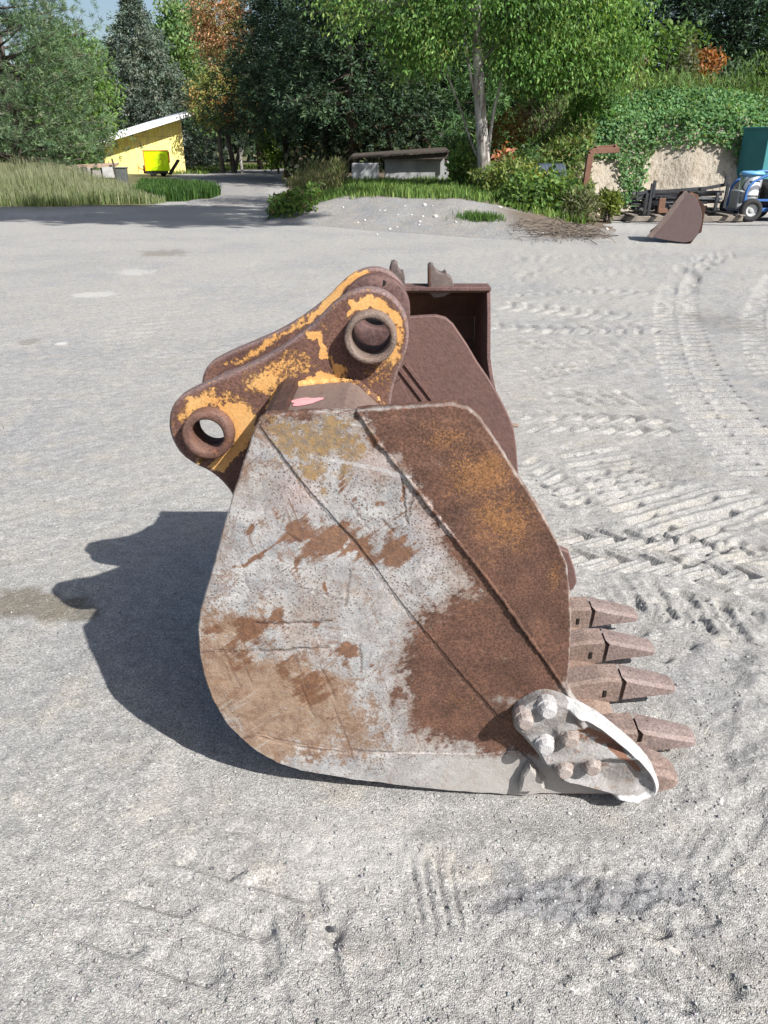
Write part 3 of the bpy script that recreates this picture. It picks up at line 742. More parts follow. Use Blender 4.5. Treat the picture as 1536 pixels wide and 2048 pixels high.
# far side
me, V = plate([(u, z) for u, z in BL(OUT_TOP + OUT_BOT)], WB - .025, .025, .03, .004, hfun=None)
FARM = m_rust('inner_side_rust', (.128, .077, .070), (.142, .084, .074), (.165, .09, .07), 7, .65, .5, (.86, 1.14))
link('side_plate', me, FARM, bucket, label='far side plate, purple brown and rusted')
m = MB()
for o in (-.004, .018): m.bar((B(800, 735, .97)[0] + o, .972, B(800, 735, .97)[1] + o * .7), (B(930, 905, .97)[0] + o, .972, B(930, 905, .97)[1] + o * .7), .008, .010)
m.build('weld_bead', FARM, bucket)
# wrapper shell, lip
prof = BL([(1262, 1586)] + OUT_BOT + [(512, 852), (519, 840), (532, 832), (560, 829)]); P = np.array(prof)
e = np.gradient(P, axis=0); e /= np.linalg.norm(e, axis=1)[:, None]; nr = np.stack([e[:, 1], -e[:, 0]], 1)
cen = np.array(B(800, 1200)); sg = np.sign(((cen - P) * nr).sum(1)); nr *= sg[:, None]
outer = P + nr * .003; inner = P + nr * .024
MB().prism([tuple(p) for p in outer] + [tuple(p) for p in inner[::-1]], .0195, WB - .022).build('wrapper_shell', RUSTD, bucket)
ul = .695
MB().prism([(.40, -.004), (ul - .06, -.004), (ul, .018), (ul, .038), (ul - .05, .05), (.40, .05)], .004, WB - .004, bev=.004).build('lip_plate', DUSTR, bucket)

# torque tube between the ears and the sides
TUB = [(546, 838), (556, 800), (566, 777), (600, 770), (655, 764), (700, 762), (716, 768), (738, 788), (764, 812), (764, 900), (560, 900)]
TUBM = m_rust('torque_tube_rust', (.150, .105, .09), (.178, .13, .112), (.16, .095, .075), 5, .65, .4, (.88, 1.12))
MB().prism(BL(TUB, .305), .021, WB - .024, bev=.003).build('torque_tube', TUBM, bucket)
PINK = m_plain('pink_spray_paint', (.78, .34, .35), .6, .15, 30)
zt_ = B(612, 806, .1)
m = MB(); k = []
uc, vc = -.188, .15
for i in range(20):
    a = 2 * math.pi * i / 20; r = 1 + .18 * math.sin(3 * a + 1) + .1 * math.sin(5 * a)
    k.append((uc + .036 * r * math.cos(a), vc + .03 * r * math.sin(a)))
zs = [B(600, 770, .305), B(655, 764, .305)]
def ztop(u): return zs[0][1] + (u - zs[0][0]) * (zs[1][1] - zs[0][1]) / (zs[1][0] - zs[0][0])
m.add([(u, v, ztop(u) + .0015) for u, v in k], [tuple(range(20))]); m.add([(u, v, ztop(u) - .002) for u, v in k], [tuple(range(20))[::-1]])
m.build('paint_mark', PINK, bucket, label='pink spray paint spot on the torque tube')

# lifting ears with paint remains
def m_ear():
    t = NT('flaking_orange_painted_steel'); n2 = t.noise(52, 5, .65); n3 = t.noise(160, 4, .6); n1 = t.noise(9, 5, .6)
    rust = t.mix(t.ramp(n1, .35, .65), (.100, .052, .042), (.150, .078, .060))
    rust = t.mix(t.math('MULTIPLY', t.attr('rim'), .8), rust, (.20, .145, .14)); rust = t.mul(rust, t.grey(t.ramp(n3, .3, .7, .65, 1.4)))
    n4 = t.noise(70, 9, .88); pm = t.ramp(t.math('ADD', t.attr('paint'), t.math('MULTIPLY', t.math('SUBTRACT', n4, .5), 2.6)), .46, .58)
    po = t.mix(t.ramp(n1, .3, .7), (.60, .30, .095), (.62, .36, .14)); po = t.mul(po, t.grey(t.ramp(n3, .3, .7, .86, 1.1)))
    col = t.mix(pm, rust, po)
    nb = t.bump(pm, .8, .0022); nb = t.bump(n3, .4, .003, nb)
    return t.done(col, t.ramp(pm, 0, 1, .75, .55), 0, nb, .3)
EAR = m_ear()
BORE = m_rust('worn_boss_steel', (.15, .108, .088), (.205, .16, .135), (.17, .088, .06), 14, .6, .4)
BORER = m_rust('rusty_boss_steel', (.125, .065, .050), (.17, .10, .080), (.26, .11, .05), 14, .65, .5)
EO = [(338, 840), (341, 820), (352, 800), (373, 786), (416, 766), (465, 746), (513, 725), (552, 703), (590, 677), (628, 648), (657, 616), (686, 592), (716, 580), (744, 577), (773, 586), (796, 606), (811, 630), (818, 659), (816, 690), (806, 720), (795, 748), (786, 775), (781, 808), (778, 860), (760, 960), (640, 1060), (520, 1090), (480, 1030), (465, 989), (442, 961), (416, 941), (392, 931), (363, 911), (346, 885), (338, 860)]
cr = lambda pts: [(x / 2.0757 + 320, y / 2.0757 + 500) for x, y in pts]
PAINT = [(cr([(235, 640), (330, 640), (405, 690), (390, 730), (365, 800), (310, 805), (300, 720), (270, 690)]), 1.0, 4), (cr([(80, 695), (125, 612), (225, 590), (265, 650), (200, 650), (150, 665), (100, 700)]), .68, 8),
         (cr([(195, 905), (310, 800), (365, 800), (330, 850), (250, 925)]), .85, 5), (cr([(430, 680), (468, 580), (560, 548), (700, 518), (805, 530), (795, 556), (640, 562), (560, 574), (495, 596), (455, 680)]), .95, 5),
         (cr([(350, 570), (400, 500), (520, 480), (500, 530), (450, 610), (400, 600)]), .6, 12), (cr([(605, 345), (668, 328), (666, 360), (692, 400), (694, 455), (668, 456), (660, 382), (622, 372)]), .9, 4),
         (cr([(690, 430), (720, 470), (785, 500), (745, 535), (712, 485)]), .8, 6), (cr([(762, 280), (790, 215), (860, 190), (935, 205), (985, 265), (1004, 330), (965, 300), (930, 252), (865, 236), (805, 250)]), .82, 5),
         (cr([(945, 300), (1012, 330), (1005, 430), (965, 500), (930, 470), (975, 400)]), .6, 10), (cr([(640, 520), (660, 505), (720, 505), (740, 530), (640, 545)]), .75, 5), (cr([(330, 520), (420, 470), (560, 400), (640, 420), (660, 500), (560, 540), (440, 590), (350, 600)]), .40, 14), (cr([(60, 700), (110, 600), (240, 570), (340, 600), (420, 680), (330, 700), (200, 660), (100, 720)]), .45, 10), (cr([(840, 480), (960, 440), (990, 520), (950, 600), (860, 560)]), .33, 14)]
PAINT2 = [(cr([(600, 300), (640, 262), (700, 205), (745, 135), (800, 88), (855, 85), (850, 108), (775, 150), (735, 215), (680, 270), (625, 296)]), .95, 4), (cr([(330, 440), (400, 400), (520, 330), (600, 280), (620, 300), (520, 360), (430, 420), (360, 460)]), .62, 8), (cr([(250, 470), (330, 450), (370, 470), (260, 480)]), .6, 6)]
def ear(v, th, shift_pts, paint, label):
    out = BL(EO, .305)
    c1 = B(741, 676, .27); c2 = B(415, 870, .27)
    me, V = plate(chaikin(out, 1), v, th, .0042, .006, holes=[(c1, .05), (c2, .047)], hfun=lambda u, z: (fbm(u * 8, z * 8, 81, 3) - .5) * .004, seg=.008)
    # paint patches measured on this ear's face
    px, py = PXB(V[:, 0], np.full(len(V), v), V[:, 2])
    wx = px + (fbm(px / 14, py / 14, 83, 3) - .5) * 20; wy = py + (fbm(px / 14, py / 14, 84, 3) - .5) * 20
    p = np.zeros(len(V))
    for poly, k, w in paint: p = np.maximum(p, k * polymask(wx, wy, poly, w))
    p = np.maximum(p, .30 * fbm(px / 9, py / 9, 85, 3) + .02)
    attr_f(me, 'paint', p + .10)
    dd = dline(V[:, 0], V[:, 2], list(map(tuple, resample(chaikin(out, 1), .02))) ); attr_f(me, 'rim', np.exp(-(dd / .007) ** 2))
    o = link('lifting_ear', me, EAR, bucket, label=label)
    return o, c1, c2
def boss(parent, c, r0, r1, a0, a1, mat, seed, name='pin_boss'):
    rr = np.random.default_rng(seed); m = MB(); b = .004
    m.lathe([(r0 + b, a0), (r1 - b, a0), (r1, a0 + b), (r1, a1 - b), (r1 - b, a1), (r0 + b, a1), (r0, a1 - b), (r0, a0 + b)], (c[0], 0, c[1]), 'V', 56)
    for i, v in enumerate(m.v):                            # uneven worn lip
        a = math.atan2(v[2] - c[1], v[0] - c[0]); k = .0025 * math.sin(3 * a + seed) + rr.normal(0, .0006)
        if v[1] < a0 + .003: m.v[i] = (v[0], v[1] - k, v[2])
    return m.build(name, mat, parent, True)
e1, c1, c2 = ear(.305, .045, None, PAINT, 'near lifting ear, brown rust with large flakes of orange paint')
e2, c1, c2 = ear(.66, .045, None, PAINT2, 'far lifting ear with a stripe of orange paint along its edge')
boss(e1, c1, .0475, .0635, .262, .318, BORE, 1); boss(e1, c1, .0455, .085, .34, .385, RUSTP, 5, 'inner_collar')
boss(e1, c2, .042, .065, .264, .318, BORER, 2); boss(e1, c2, .044, .072, .34, .375, RUSTP, 6, 'inner_collar')
boss(e2, c1, .0455, .098, .60, .668, RUSTP, 3, 'inner_collar'); boss(e2, c1, .047, .066, .69, .74, BORE, 8)
boss(e2, c2, .044, .075, .615, .668, RUSTP, 4, 'inner_collar'); boss(e2, c2, .044, .066, .69, .74, BORER, 9)
m = MB()                                                  # retaining hole in the far collar
BLACK = m_plain('dark_recess', (.02, .016, .014), .95, .1)
hc = B(766, 566, .6); m.lathe([(.0005, -.002), (.0085, -.002), (.0085, .004), (.0005, .004)], (hc[0], .6, hc[1]), 'V', 16); m.build('bolt_hole', BLACK, e2)
# grease nipple
g = B(400, 921, .30); m = MB(); m.lathe([(.0005, -.02), (.004, -.02), (.007, -.012), (.005, -.006), (.009, 0), (.009, .006), (.0005, .006)], (g[0], .30, g[1]), 'V', 10); m.build('grease_nipple', m_plain('brass', (.55, .33, .14), .4), e1)
# weld bead round the tube on the near ear
wb = bead('weld_bead', TUB[:9], .304, .011, EAR, 9); attr_f(wb.data, 'rim', np.zeros(len(wb.data.vertices))); attr_f(wb.data, 'paint', [(.85 if v.co.x < -.12 else .45) for v in wb.data.vertices])
# gusset inside
MB().prism(BL([(786, 770), (800, 760), (822, 806), (840, 850), (790, 850)], .7), .70, .715).build('gusset', FARM, bucket)

# teeth
TOOTHM = m_rust('tooth_steel', (.175, .132, .122), (.235, .182, .168), (.20, .135, .105), 10, .62, .4)
ADAPM = m_rust('adapter_steel', (.19, .138, .118), (.25, .188, .162), (.21, .14, .105), 10, .7, .4)
def hexa(m, sec):
    """loft of rectangular-ish sections: (u, v0, v1, zb, zt, chamfer)"""
    V = []; n = 8
    for u, a, b2, zb, ztp, ch in sec:
        ch = min(ch, (b2 - a) * .45, (ztp - zb) * .45)
        V += [(u, a + ch, zb), (u, b2 - ch, zb), (u, b2, zb + ch), (u, b2, ztp - ch), (u, b2 - ch, ztp), (u, a + ch, ztp), (u, a, ztp - ch), (u, a, zb + ch)]
    Fc = []
    for i in range(len(sec) - 1):
        for k in range(n):
            j = (k + 1) % n; Fc.append((i * n + k, i * n + j, (i + 1) * n + j, (i + 1) * n + k))
    Fc.append(tuple(range(n))); Fc.append(tuple((len(sec) - 1) * n + k for k in range(n))[::-1])
    return m.add(V, Fc)
def zj(u, k):                                             # the zig-zag seam between adapter and tooth
    return u
for i, vc in enumerate([.040, .176, .392, .592, .80]):
    w = .045; dz = (.0, -.012, .004, .004, .002, 0)[i]; uj = (.727, .722, .729, .724, .725, .725)[i]
    m = MB()
    hexa(m, [(.48, vc - w * .9, vc + w * .9, .045, .062, .004), (.56, vc - w, vc + w, .045, .098 + dz, .01), (.66, vc - w, vc + w, .030, .122 + dz, .01), (uj - .007, vc - w, vc + w, .036, .122 + dz, .008), (uj - .004, vc - w * .8, vc + w * .7, .045, .112 + dz, .006), (uj + .03, vc - w * .55, vc + w * .55, .055, .10 + dz, .006)])
    ad = m.build('tooth_adapter', ADAPM, bucket)
    m = MB(); m.box((.676, vc - w + .001, .068 + dz), (.012, .008, .026), None, .002); m.build('adapter_notch', BLACK, ad)
    if i == 0:
        m = MB(); hexa(m, [(uj - .004, vc - w, vc + w, .008, .092, .012), (uj + .03, vc - w * .98, vc + w * .98, .010, .086, .014), (uj + .058, vc - w * .9, vc + w * .9, .016, .074, .016), (uj + .072, vc - w * .7, vc + w * .7, .028, .058, .012)])
        t_ = m.build('tooth', ADAPM, ad, label='worn stub of a tooth beside the side cutter'); continue
    # tooth: seam front is a shallow V, seen from the side too
    m = MB(); tw = w * 1.0
    V = []
    sec = [(uj, 0), (uj + .055, .33), (uj + .115, .68), (uj + .160, .95), (uj + .170, 1.0)]
    for q, (u, f) in enumerate(sec):
        zt_, zb_ = .124 + dz - .038 * f, .040 + dz + .020 * f
        if q == len(sec) - 1: zt_ -= .006; zb_ += .004
        hw = tw * (1 - .2 * f) * (1 if q < 4 else .85); ch = .010
        prof = [(-hw + ch, zb_), (hw - ch, zb_), (hw, zb_ + ch * .6), (hw, zt_ - ch), (hw - ch, zt_), (0, zt_ + .003), (-hw + ch, zt_), (-hw, zt_ - ch), (-hw, zb_ + ch * .6)]
        for k, (vv, zz) in enumerate(prof):
            uu = u
            if q == 0:
                uu = u + (.010 if k in (3, 7) else (-.003 if k in (4, 5, 6) else .004))
            V.append((uu, vc + vv, zz))
    n = 9; Fc = []
    for q in range(len(sec) - 1):
        for k in range(n):
            j = (k + 1) % n; Fc.append((q * n + k, q * n + j, (q + 1) * n + j, (q + 1) * n + k))
    Fc += [tuple(range(n)), tuple((len(sec) - 1) * n + k for k in range(n))[::-1]]
    m.add(V, Fc); t_ = m.build('tooth', TOOTHM, ad)
    m = MB(); m.lathe([(.0004, 0), (.0055, 0), (.0055, .004), (.0004, .004)], (uj + .03, vc + .006, .119 + dz - .004), 'Z', 10); m.build('pin_hole', BLACK, t_)

# side cutter with bolts
def m_cut():
    t = NT('pale_worn_cast_steel'); n1 = t.noise(13, 5, .6); n2 = t.noise(60, 5, .65); n3 = t.noise(170, 3)
    c = t.mix(t.ramp(n1, .35, .65), (.30, .292, .288), (.19, .175, .165)); c = t.mix(t.ramp(t.noise(24, 8, .75), .52, .66), c, (.17, .115, .085))
    c = t.mix(t.ramp(t.math('ADD', t.attr('rim'), t.math('MULTIPLY', t.math('SUBTRACT', n2, .5), .7)), .4, .6), c, (.43, .425, .42))
    c = t.mix(t.ramp(t.math('ADD', t.attr('stain'), t.math('MULTIPLY', t.math('SUBTRACT', n2, .5), 1.4)), .45, .6), c, (.17, .085, .055))
    c = t.mul(c, t.grey(t.ramp(n3, .3, .7, .85, 1.12)))
    return t.done(c, .72, 0, t.bump(n2, .8, .006, t.bump(n3, .5, .003)), .35)
CUT = m_cut()
CO = [(1027, 1443), (1034, 1425), (1058, 1410), (1080, 1400), (1096, 1397), (1112, 1400), (1149, 1414), (1173, 1427), (1202, 1443), (1242, 1475), (1282, 1509), (1309, 1541), (1318, 1566), (1315, 1582), (1303, 1592), (1280, 1596), (1252, 1594), (1202, 1581), (1157, 1570), (1129, 1565), (1105, 1550), (1081, 1517), (1064, 1497), (1044, 1471), (1029, 1456)]
RIMP = [(1140, 1416), (1173, 1432), (1202, 1449), (1241, 1480), (1279, 1513), (1305, 1544), (1313, 1566), (1310, 1580), (1300, 1588), (1270, 1590), (1235, 1585)]
VC = -.045
def cut_h(u, z):
    px, py = PXB(u, VC, z); d = dline(px, py, RIMP)
    h = .016 * np.exp(-(d / 6.5) ** 2) * sstep(1130, 1175, px) + .016 * np.exp(-(dline(px, py, [(1152, 1418), (1165, 1452), (1118, 1460)]) / 9) ** 2)
    rib = dline(px, py, [(1090, 1520), (1150, 1518), (1215, 1508), (1262, 1512)])
    h = h + .013 * np.exp(-(rib / 8) ** 2)
    h = h + .012 * np.exp(-(dline(px, py, [(1129, 1563), (1200, 1577), (1270, 1590)]) / 8) ** 2)
    pock = polymask(px, py, [(1120, 1462), (1170, 1455), (1215, 1475), (1250, 1500), (1215, 1500), (1160, 1497)], 8)
    pock2 = polymask(px, py, [(1165, 1535), (1215, 1520), (1270, 1520), (1296, 1550), (1290, 1580), (1215, 1572)], 9)
    h = h - .016 * pock - .012 * pock2
    h = h + .014 * np.exp(-((px - 1052) ** 2 + (py - 1446) ** 2) / 24 ** 2) + .010 * np.exp(-((px - 1098) ** 2 + (py - 1424) ** 2) / 24 ** 2)
    return h + (fbm(u * 40, z * 40, 87, 3) - .5) * .004
me, V = plate(chaikin(BL(CO, VC), 1), VC, .040, .0042, .010, hfun=cut_h, seg=.006)
px, py = PXB(V[:, 0], V[:, 1], V[:, 2]); 
px, py = PXB(V[:, 0], np.full(len(V), VC), V[:, 2])
d = dline(px, py, RIMP); attr_f(me, 'rim', 1.0 * np.exp(-(d / 6.5) ** 2) + .5 * np.exp(-((px - 1075) / 50) ** 2 - ((py - 1415) / 16) ** 2))
si = dline(px, py, [(1135, 1462), (1170, 1460), (1205, 1472), (1245, 1510), (1280, 1545)])
attr_f(me, 'stain', .85 * np.exp(-(si / 9) ** 2) + .6 * np.exp(-((px - 1180) / 14) ** 2 - ((py - 1522) / 7) ** 2) + .5 * polymask(px, py, [(1120, 1465), (1170, 1458), (1215, 1478), (1250, 1502), (1215, 1500), (1160, 1497)], 8) + .35 * np.exp(-((px - 1070) / 25) ** 2 - ((py - 1478) / 16) ** 2))
cut = link('side_cutter', me, CUT, bucket, label='bolted pale grey side cutter at the lip corner')
BOLTA = m_rust('bolt_pale', (.36, .35, .35), (.44, .43, .43), (.30, .24, .20), 20, .6, .3); BOLTB = m_rust('bolt_rusty', (.27, .225, .20), (.35, .31, .29), (.24, .14, .10), 20, .65, .5)
for k, (x, y) in enumerate([(1052, 1450), (1098, 1428), (1143, 1487), (1093, 1501), (1131, 1549), (1187, 1543)]):
    vb = VC - .034; u, z = B(x, y, vb); m = MB(); n = 6; r = .0215
    prof = [(.0003, 0), (r * .72, 0), (r * .93, .0045), (r, .011), (r * 1.02, .022), (r * 1.2, .023), (r * 1.2, .045), (.0003, .045)]
    m.lathe(prof, (u, vb, z), 'V', 12); m.build('bolt', BOLTA if k in (1, 3) else BOLTB, cut)
# far corner cutter just showing past the mouth
me, V = plate(BL([(1105, 1090), (1138, 1105), (1150, 1140), (1154, 1165), (1147, 1180), (1138, 1182), (1120, 1190), (1090, 1140)], 1.0), 1.001, .03, .01, .005)
link('side_cutter', me, FARM, bucket, label='far side cutter showing past the mouth')

# ------------------------------------------------------------------ second bucket lying behind
b2 = thing('excavator_bucket', 'smaller dark brown bucket lying open mouthed behind the large one', 'bucket', (.25, 5.2, 0))
PR = [(.10, .75), (.02, .62), (-.10, .34), (-.28, .255), (-.5, .205), (-.72, .135), (-.84, .06), (-.86, .0), (-.3, -.005), (.25, .02), (.52, .10), (.68, .28), (.72, .46), (.62, .64), (.42, .735), (.26, .752)]
WALL2 = m_rust('dark_inner_rust', (.095, .055, .042), (.14, .08, .058), (.17, .09, .055), 5, .85, .4, (.8, 1.2))
for sx in (-1, 1):
    m = MB(); m.prism(PR, sx * .45 - .012, sx * .45 + .012, 'YZ', .003); m.build('side_plate', RUSTP if sx > 0 else WALL2, b2)
P = np.array(PR[7:] + [(.10, .752)]); e = np.gradient(P, axis=0); e /= np.linalg.norm(e, axis=1)[:, None]; nr = np.stack([-e[:, 1], e[:, 0]], 1)
MB().prism([tuple(p) for p in P + nr * .002] + [tuple(p) for p in (P + nr * .02)[::-1]], -.436, .436, 'YZ').build('wrapper_shell', WALL2, b2)
MB().box((0, .16, .757), (.93, .17, .026), None, .005).build('top_bar', RUSTP, b2)
m = MB(); m.box((0, -.80, .022), (.90, .16, .03), None, .006); m.build('lip_plate', RUSTP, b2)
m = MB(); m.box((.47, -.80, .10), (.05, .14, .02), None, .006); m.bar((.47, -.78, .10), (.56, -.78, .095), .03, .02, 0, .006); m.build('corner_cutter', DUSTR, b2)
LUG = m_rust('grey_brown_lug', (.10, .080, .075), (.15, .118, .108), (.12, .075, .06), 9, .7, .3)
for pts in ([(857, 585), (857, 533), (862, 529), (868, 531), (872, 540), (878, 546), (886, 548), (893, 544), (896, 551), (904, 557), (908, 570), (902, 586), (888, 594), (868, 596)], [(779, 590), (779, 540), (783, 526), (789, 524), (795, 528), (797, 538), (802, 545), (807, 544), (810, 556), (811, 590)]):
    P = [(AT(a, b, 5.32)[0] - .25, AT(a, b, 5.32)[2]) for a, b in pts]; m = MB(); m.prism(P, .12, .26, bev=.006); sa = m.build('pin_saddle', LUG, b2)
    P = [(AT(a, b, 5.30)[0] - .25, AT(a, b, 5.30)[2]) for a, b in [(pts[0][0] - 1, 575), (pts[0][0] - 1, pts[1][1] + 3), (pts[0][0] + 4, pts[2][1] + 4), (pts[0][0] + 5, 575)]]; m = MB(); m.prism(P, .085, .118, bev=.004); m.build('horn_plate', RUSTD, sa)

# ------------------------------------------------------------------ yellow shed
def bil(A, B_, C, D, s, t):                               # A left-bottom, B right-bottom, C right-top, D left-top
    return (A * (1 - s) + B_ * s) * (1 - t) + (D * (1 - s) + C * s) * t
YEL = m_plain('yellow_wood_board', (.90, .80, .28), .75, .14, 3, bump=.2, dirt=(.82, .66, .22))
YELO = m_plain('honey_wood_board', (.84, .70, .30), .75, .2, 3, bump=.2)
SHADE = m_plain('shaded_wood_board', (.36, .24, .12), .8, .25, 3)  # shed side walls: their shade is put into the board colour
WHITE = m_plain('white_roof_sheet', (.80, .81, .82), .5, .06, 4)
lb, rb, rt, lt = AT(213, 350, 60), AT(371.5, 339, 62.5), AT(365, 238, 62.5), AT(210, 287, 60)
lb[2] = rb[2] = -.05
ax = (rb - lb) / np.linalg.norm(rb - lb); nin = np.array([-ax[1], ax[0], 0])      # into the building
nin = nin if nin[1] > 0 else -nin
shed = thing('yellow_shed', 'yellow board shed with a sloping white roof beside the driveway', 'shed', tuple(lb))
def shed_part(name, V8, mat, **k):
    m = MB(); V = [p - lb for p in V8]
    m.add(V, [(0, 1, 2, 3), (7, 6, 5, 4), (0, 4, 5, 1), (1, 5, 6, 2), (2, 6, 7, 3), (3, 7, 4, 0)]); return m.build(name, mat, shed, **k)
nb_ = 26; zs_ = 2.45; rr = np.random.default_rng(3)
for i in range(nb_):
    s0, s1 = i / nb_ + .0012, (i + 1) / nb_ - .0012
    o = nin * rr.uniform(-.012, .012)
    def col(s, z): p = lb + (rb - lb) * s; return np.array([p[0], p[1], z]) + o
    za, zb = lt[2] + (rt[2] - lt[2]) * s0, lt[2] + (rt[2] - lt[2]) * s1
    q = [col(s0, -.05), col(s1, -.05), col(s1, min(zs_, zb)), col(s0, min(zs_, za))]
    shed_part('board', q + [p + nin * .04 for p in q], YEL if rr.random() < .72 else YELO)
    if za > zs_ + .1:
        q = [col(s0, zs_ + .015) + nin * -.015, col(s1, zs_ + .015) + nin * -.015, col(s1, zb) + nin * -.015, col(s0, za) + nin * -.015]
        shed_part('board', q + [p + nin * .04 for p in q], YELO if rr.random() < .6 else YEL)
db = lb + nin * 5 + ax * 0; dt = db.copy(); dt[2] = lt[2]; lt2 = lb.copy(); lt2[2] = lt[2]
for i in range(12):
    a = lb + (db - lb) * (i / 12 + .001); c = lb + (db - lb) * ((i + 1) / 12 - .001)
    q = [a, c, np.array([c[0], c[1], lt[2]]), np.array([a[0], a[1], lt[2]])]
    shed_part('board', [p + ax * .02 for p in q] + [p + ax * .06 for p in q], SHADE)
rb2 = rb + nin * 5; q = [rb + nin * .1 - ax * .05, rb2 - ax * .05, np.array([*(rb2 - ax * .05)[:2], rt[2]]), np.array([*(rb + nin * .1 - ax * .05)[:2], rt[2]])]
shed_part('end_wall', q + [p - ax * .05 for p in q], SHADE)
sl = (rt[2] - lt[2]) / np.linalg.norm((rb - lb)[:2])
def roofp(s, d, dz): p = lb + ax * s + nin * d; return np.array([p[0], p[1], lt[2] + s * sl + dz])
Ls = np.linalg.norm((rb - lb)[:2]); s0, s1 = -1.7, Ls + .75
q = [roofp(s0, -1.1, .02), roofp(s1, -1.1, .02), roofp(s1, 5.6, .02), roofp(s0, 5.6, .02)]
q = [q[0], q[1], q[2], q[3]]; up = np.array([0, 0, .3])
m = MB(); m.add([p - lb for p in q] + [p + up - lb for p in q], [(3, 2, 1, 0), (4, 5, 6, 7), (0, 1, 5, 4), (1, 2, 6, 5), (2, 3, 7, 6), (3, 0, 4, 7)]); m.build('roof', WHITE, shed)
m = MB(); m.add([lb * 0 + p - lb for p in [lb - nin * .06, lb + ax * .12 - nin * .06, lb + ax * .12 - nin * .06 + np.array([0, 0, lt[2]]), lb - nin * .06 + np.array([0, 0, lt[2]])]] , [(0, 1, 2, 3)]); 
MB().bar((-nin * .05)[:].tolist(), (np.array([0, 0, lt[2]]) - nin * .05).tolist(), .12, .06).build('corner_trim', SHADE, shed)

# fluorescent yellow machine in front of it
FLU = m_plain('fluorescent_yellow_paint', (.64, .96, .0), .5, .03, 6, bump=.05)
ORG = m_plain('orange_red_edge', (.70, .24, .03), .6, .15, 6)
DKM = m_plain('dark_machine_metal', (.035, .035, .032), .6, .2, 8)
MRK = m_plain('olive_print', (.42, .46, .02), .6, .1)
o = AT(316, 346, 55); o[2] = 0
mach = thing('wood_chipper', 'fluorescent yellow machine with a round emblem parked against the yellow shed', 'machine', tuple(o), math.radians(12))
w, h = WPX(46, 55), WPX(36, 55)
MB().box((0, .5, .32 + h / 2), (w, 1.0, h), None, .03).build('housing', FLU, mach)
m = MB(); m.box((-w / 2 - .02, .48, .32 + h / 2), (.06, 1.02, h + .04), None, .01); m.box((w / 2 + .02, .48, .32 + h * .7), (.05, 1.0, h * .55), None, .01); m.box((-w * .03, .48, .32 + h + .03), (w * 1.08, 1.02, .06), None, .01); m.build('edge_trim', ORG, mach)
fan = MB()
for r in (.30, .21): fan.lathe([(r - .012, -.012), (r + .012, -.012), (r + .012, .004), (r - .012, .004)], (w * .19, 0, .32 + h * .62), 'V', 28)
for k in range(4): a = k * math.pi / 4; fan.box((w * .19, -.006, .32 + h * .62), (.56, .012, .022), Matrix.Rotation(a, 3, 'Y'))
fan.build('round_grille', MRK, mach)
for x, z in ((-.31, .78), (-.2, .79), (.02, .8), (-.05, .6), (-.28, .52)): MB().box((w * x, -.004, .32 + h * z), (.05, .012, .03)).build('print_mark', MRK, mach)
m = MB(); m.bar((-w * .1, -.006, .32 + h * .16), (w * .3, -.006, .32 + h * .34), .012, .03); m.build('print_mark', MRK, mach)
m = MB(); m.box((-.05, .5, .24), (w * .9, .9, .16), None, .02); m.box((-w * .5, .45, .42), (.3, .5, .5), None, .04); m.build('chassis', DKM, mach)
m = MB(); m.bar((w * .48, .3, .12), (w * .92, .1, .98), .32, .14, 0, .02); m.build('discharge_chute', DKM, mach)
for sx in (-1, 1):
    m = MB(); m.lathe([(.08, -.08), (.2, -.08), (.23, -.04), (.23, .04), (.2, .08), (.08, .08)], (sx * w * .2, .1 if sx < 0 else .9, .22), 'V', 20); m.build('wheel', DKM, mach)
m = MB(); m.bar((-w * .5, .3, .3), (-w * .8, .1, .55), .06, .06); m.bar((-w * .8, .1, .2), (-w * .8, .1, .75), .05, .05); m.build('tow_bar', ORG, mach)

# trailer of grey boards among the weeds
WOODG = m_plain('weathered_grey_wood', (.36, .34, .32), .85, .3, 6, bump=.4)
WOODT = m_plain('tan_plywood', (.42, .31, .23), .8, .15, 4)
o = AT(190, 352, 44); o[2] = 0; tr = thing('utility_trailer', 'grey wooden trailer with tan deck half hidden in weeds left of the shed', 'trailer', tuple(o), math.radians(8))
x = lambda p: WPX(p - 190, 44); z = lambda p: H - 44 * math.tan(PITCH - math.atan((1024 - p) / F))
m = MB(); m.add([(x(128), .2, z(334)), (x(228), .2, z(330)), (x(226), 2.2, z(326)), (x(134), 2.2, z(331)), (x(128), .2, z(338)), (x(228), .2, z(335)), (x(226), 2.2, z(331)), (x(134), 2.2, z(336))], [(0, 1, 2, 3), (7, 6, 5, 4), (0, 4, 5, 1), (1, 5, 6, 2), (2, 6, 7, 3), (3, 7, 4, 0)]); m.build('deck', WOODT, tr)
for k, (a, b) in enumerate([(149, 157), (158, 166), (167, 175), (176, 183)]):
    MB().box((x((a + b) / 2), .05, z(342)), (x(b) - x(a) - .03, .05, .34), None, .008).build('slat', WOODG, tr)
MB().box((x(194), .06, z(348)), (x(202) - x(186), .05, .40), None, .01).build('side_board', WOODG, tr)
MB().box((x(218), .04, z(345)), (x(231) - x(205), .05, .52), None, .01).build('tailgate', m_plain('pale_grey_board', (.47, .47, .47), .8, .2, 4), tr)
m = MB(); m.bar((x(232), 0, z(356)), (x(227), 0, z(317)), .08, .08); m.build('stake', m_plain('old_dark_wood', (.08, .07, .055), .9, .2), tr)
m = MB(); m.box((x(185), .15, z(357)), (x(236) - x(130), .1, .1)); m.build('frame_rail', WOODG, tr)
m = MB(); m.lathe([(.1, -.09), (.28, -.09), (.31, -.04), (.31, .04), (.28, .09), (.1, .09)], (x(170), .3, .31), 'V', 20); m.build('wheel', DKM, tr)
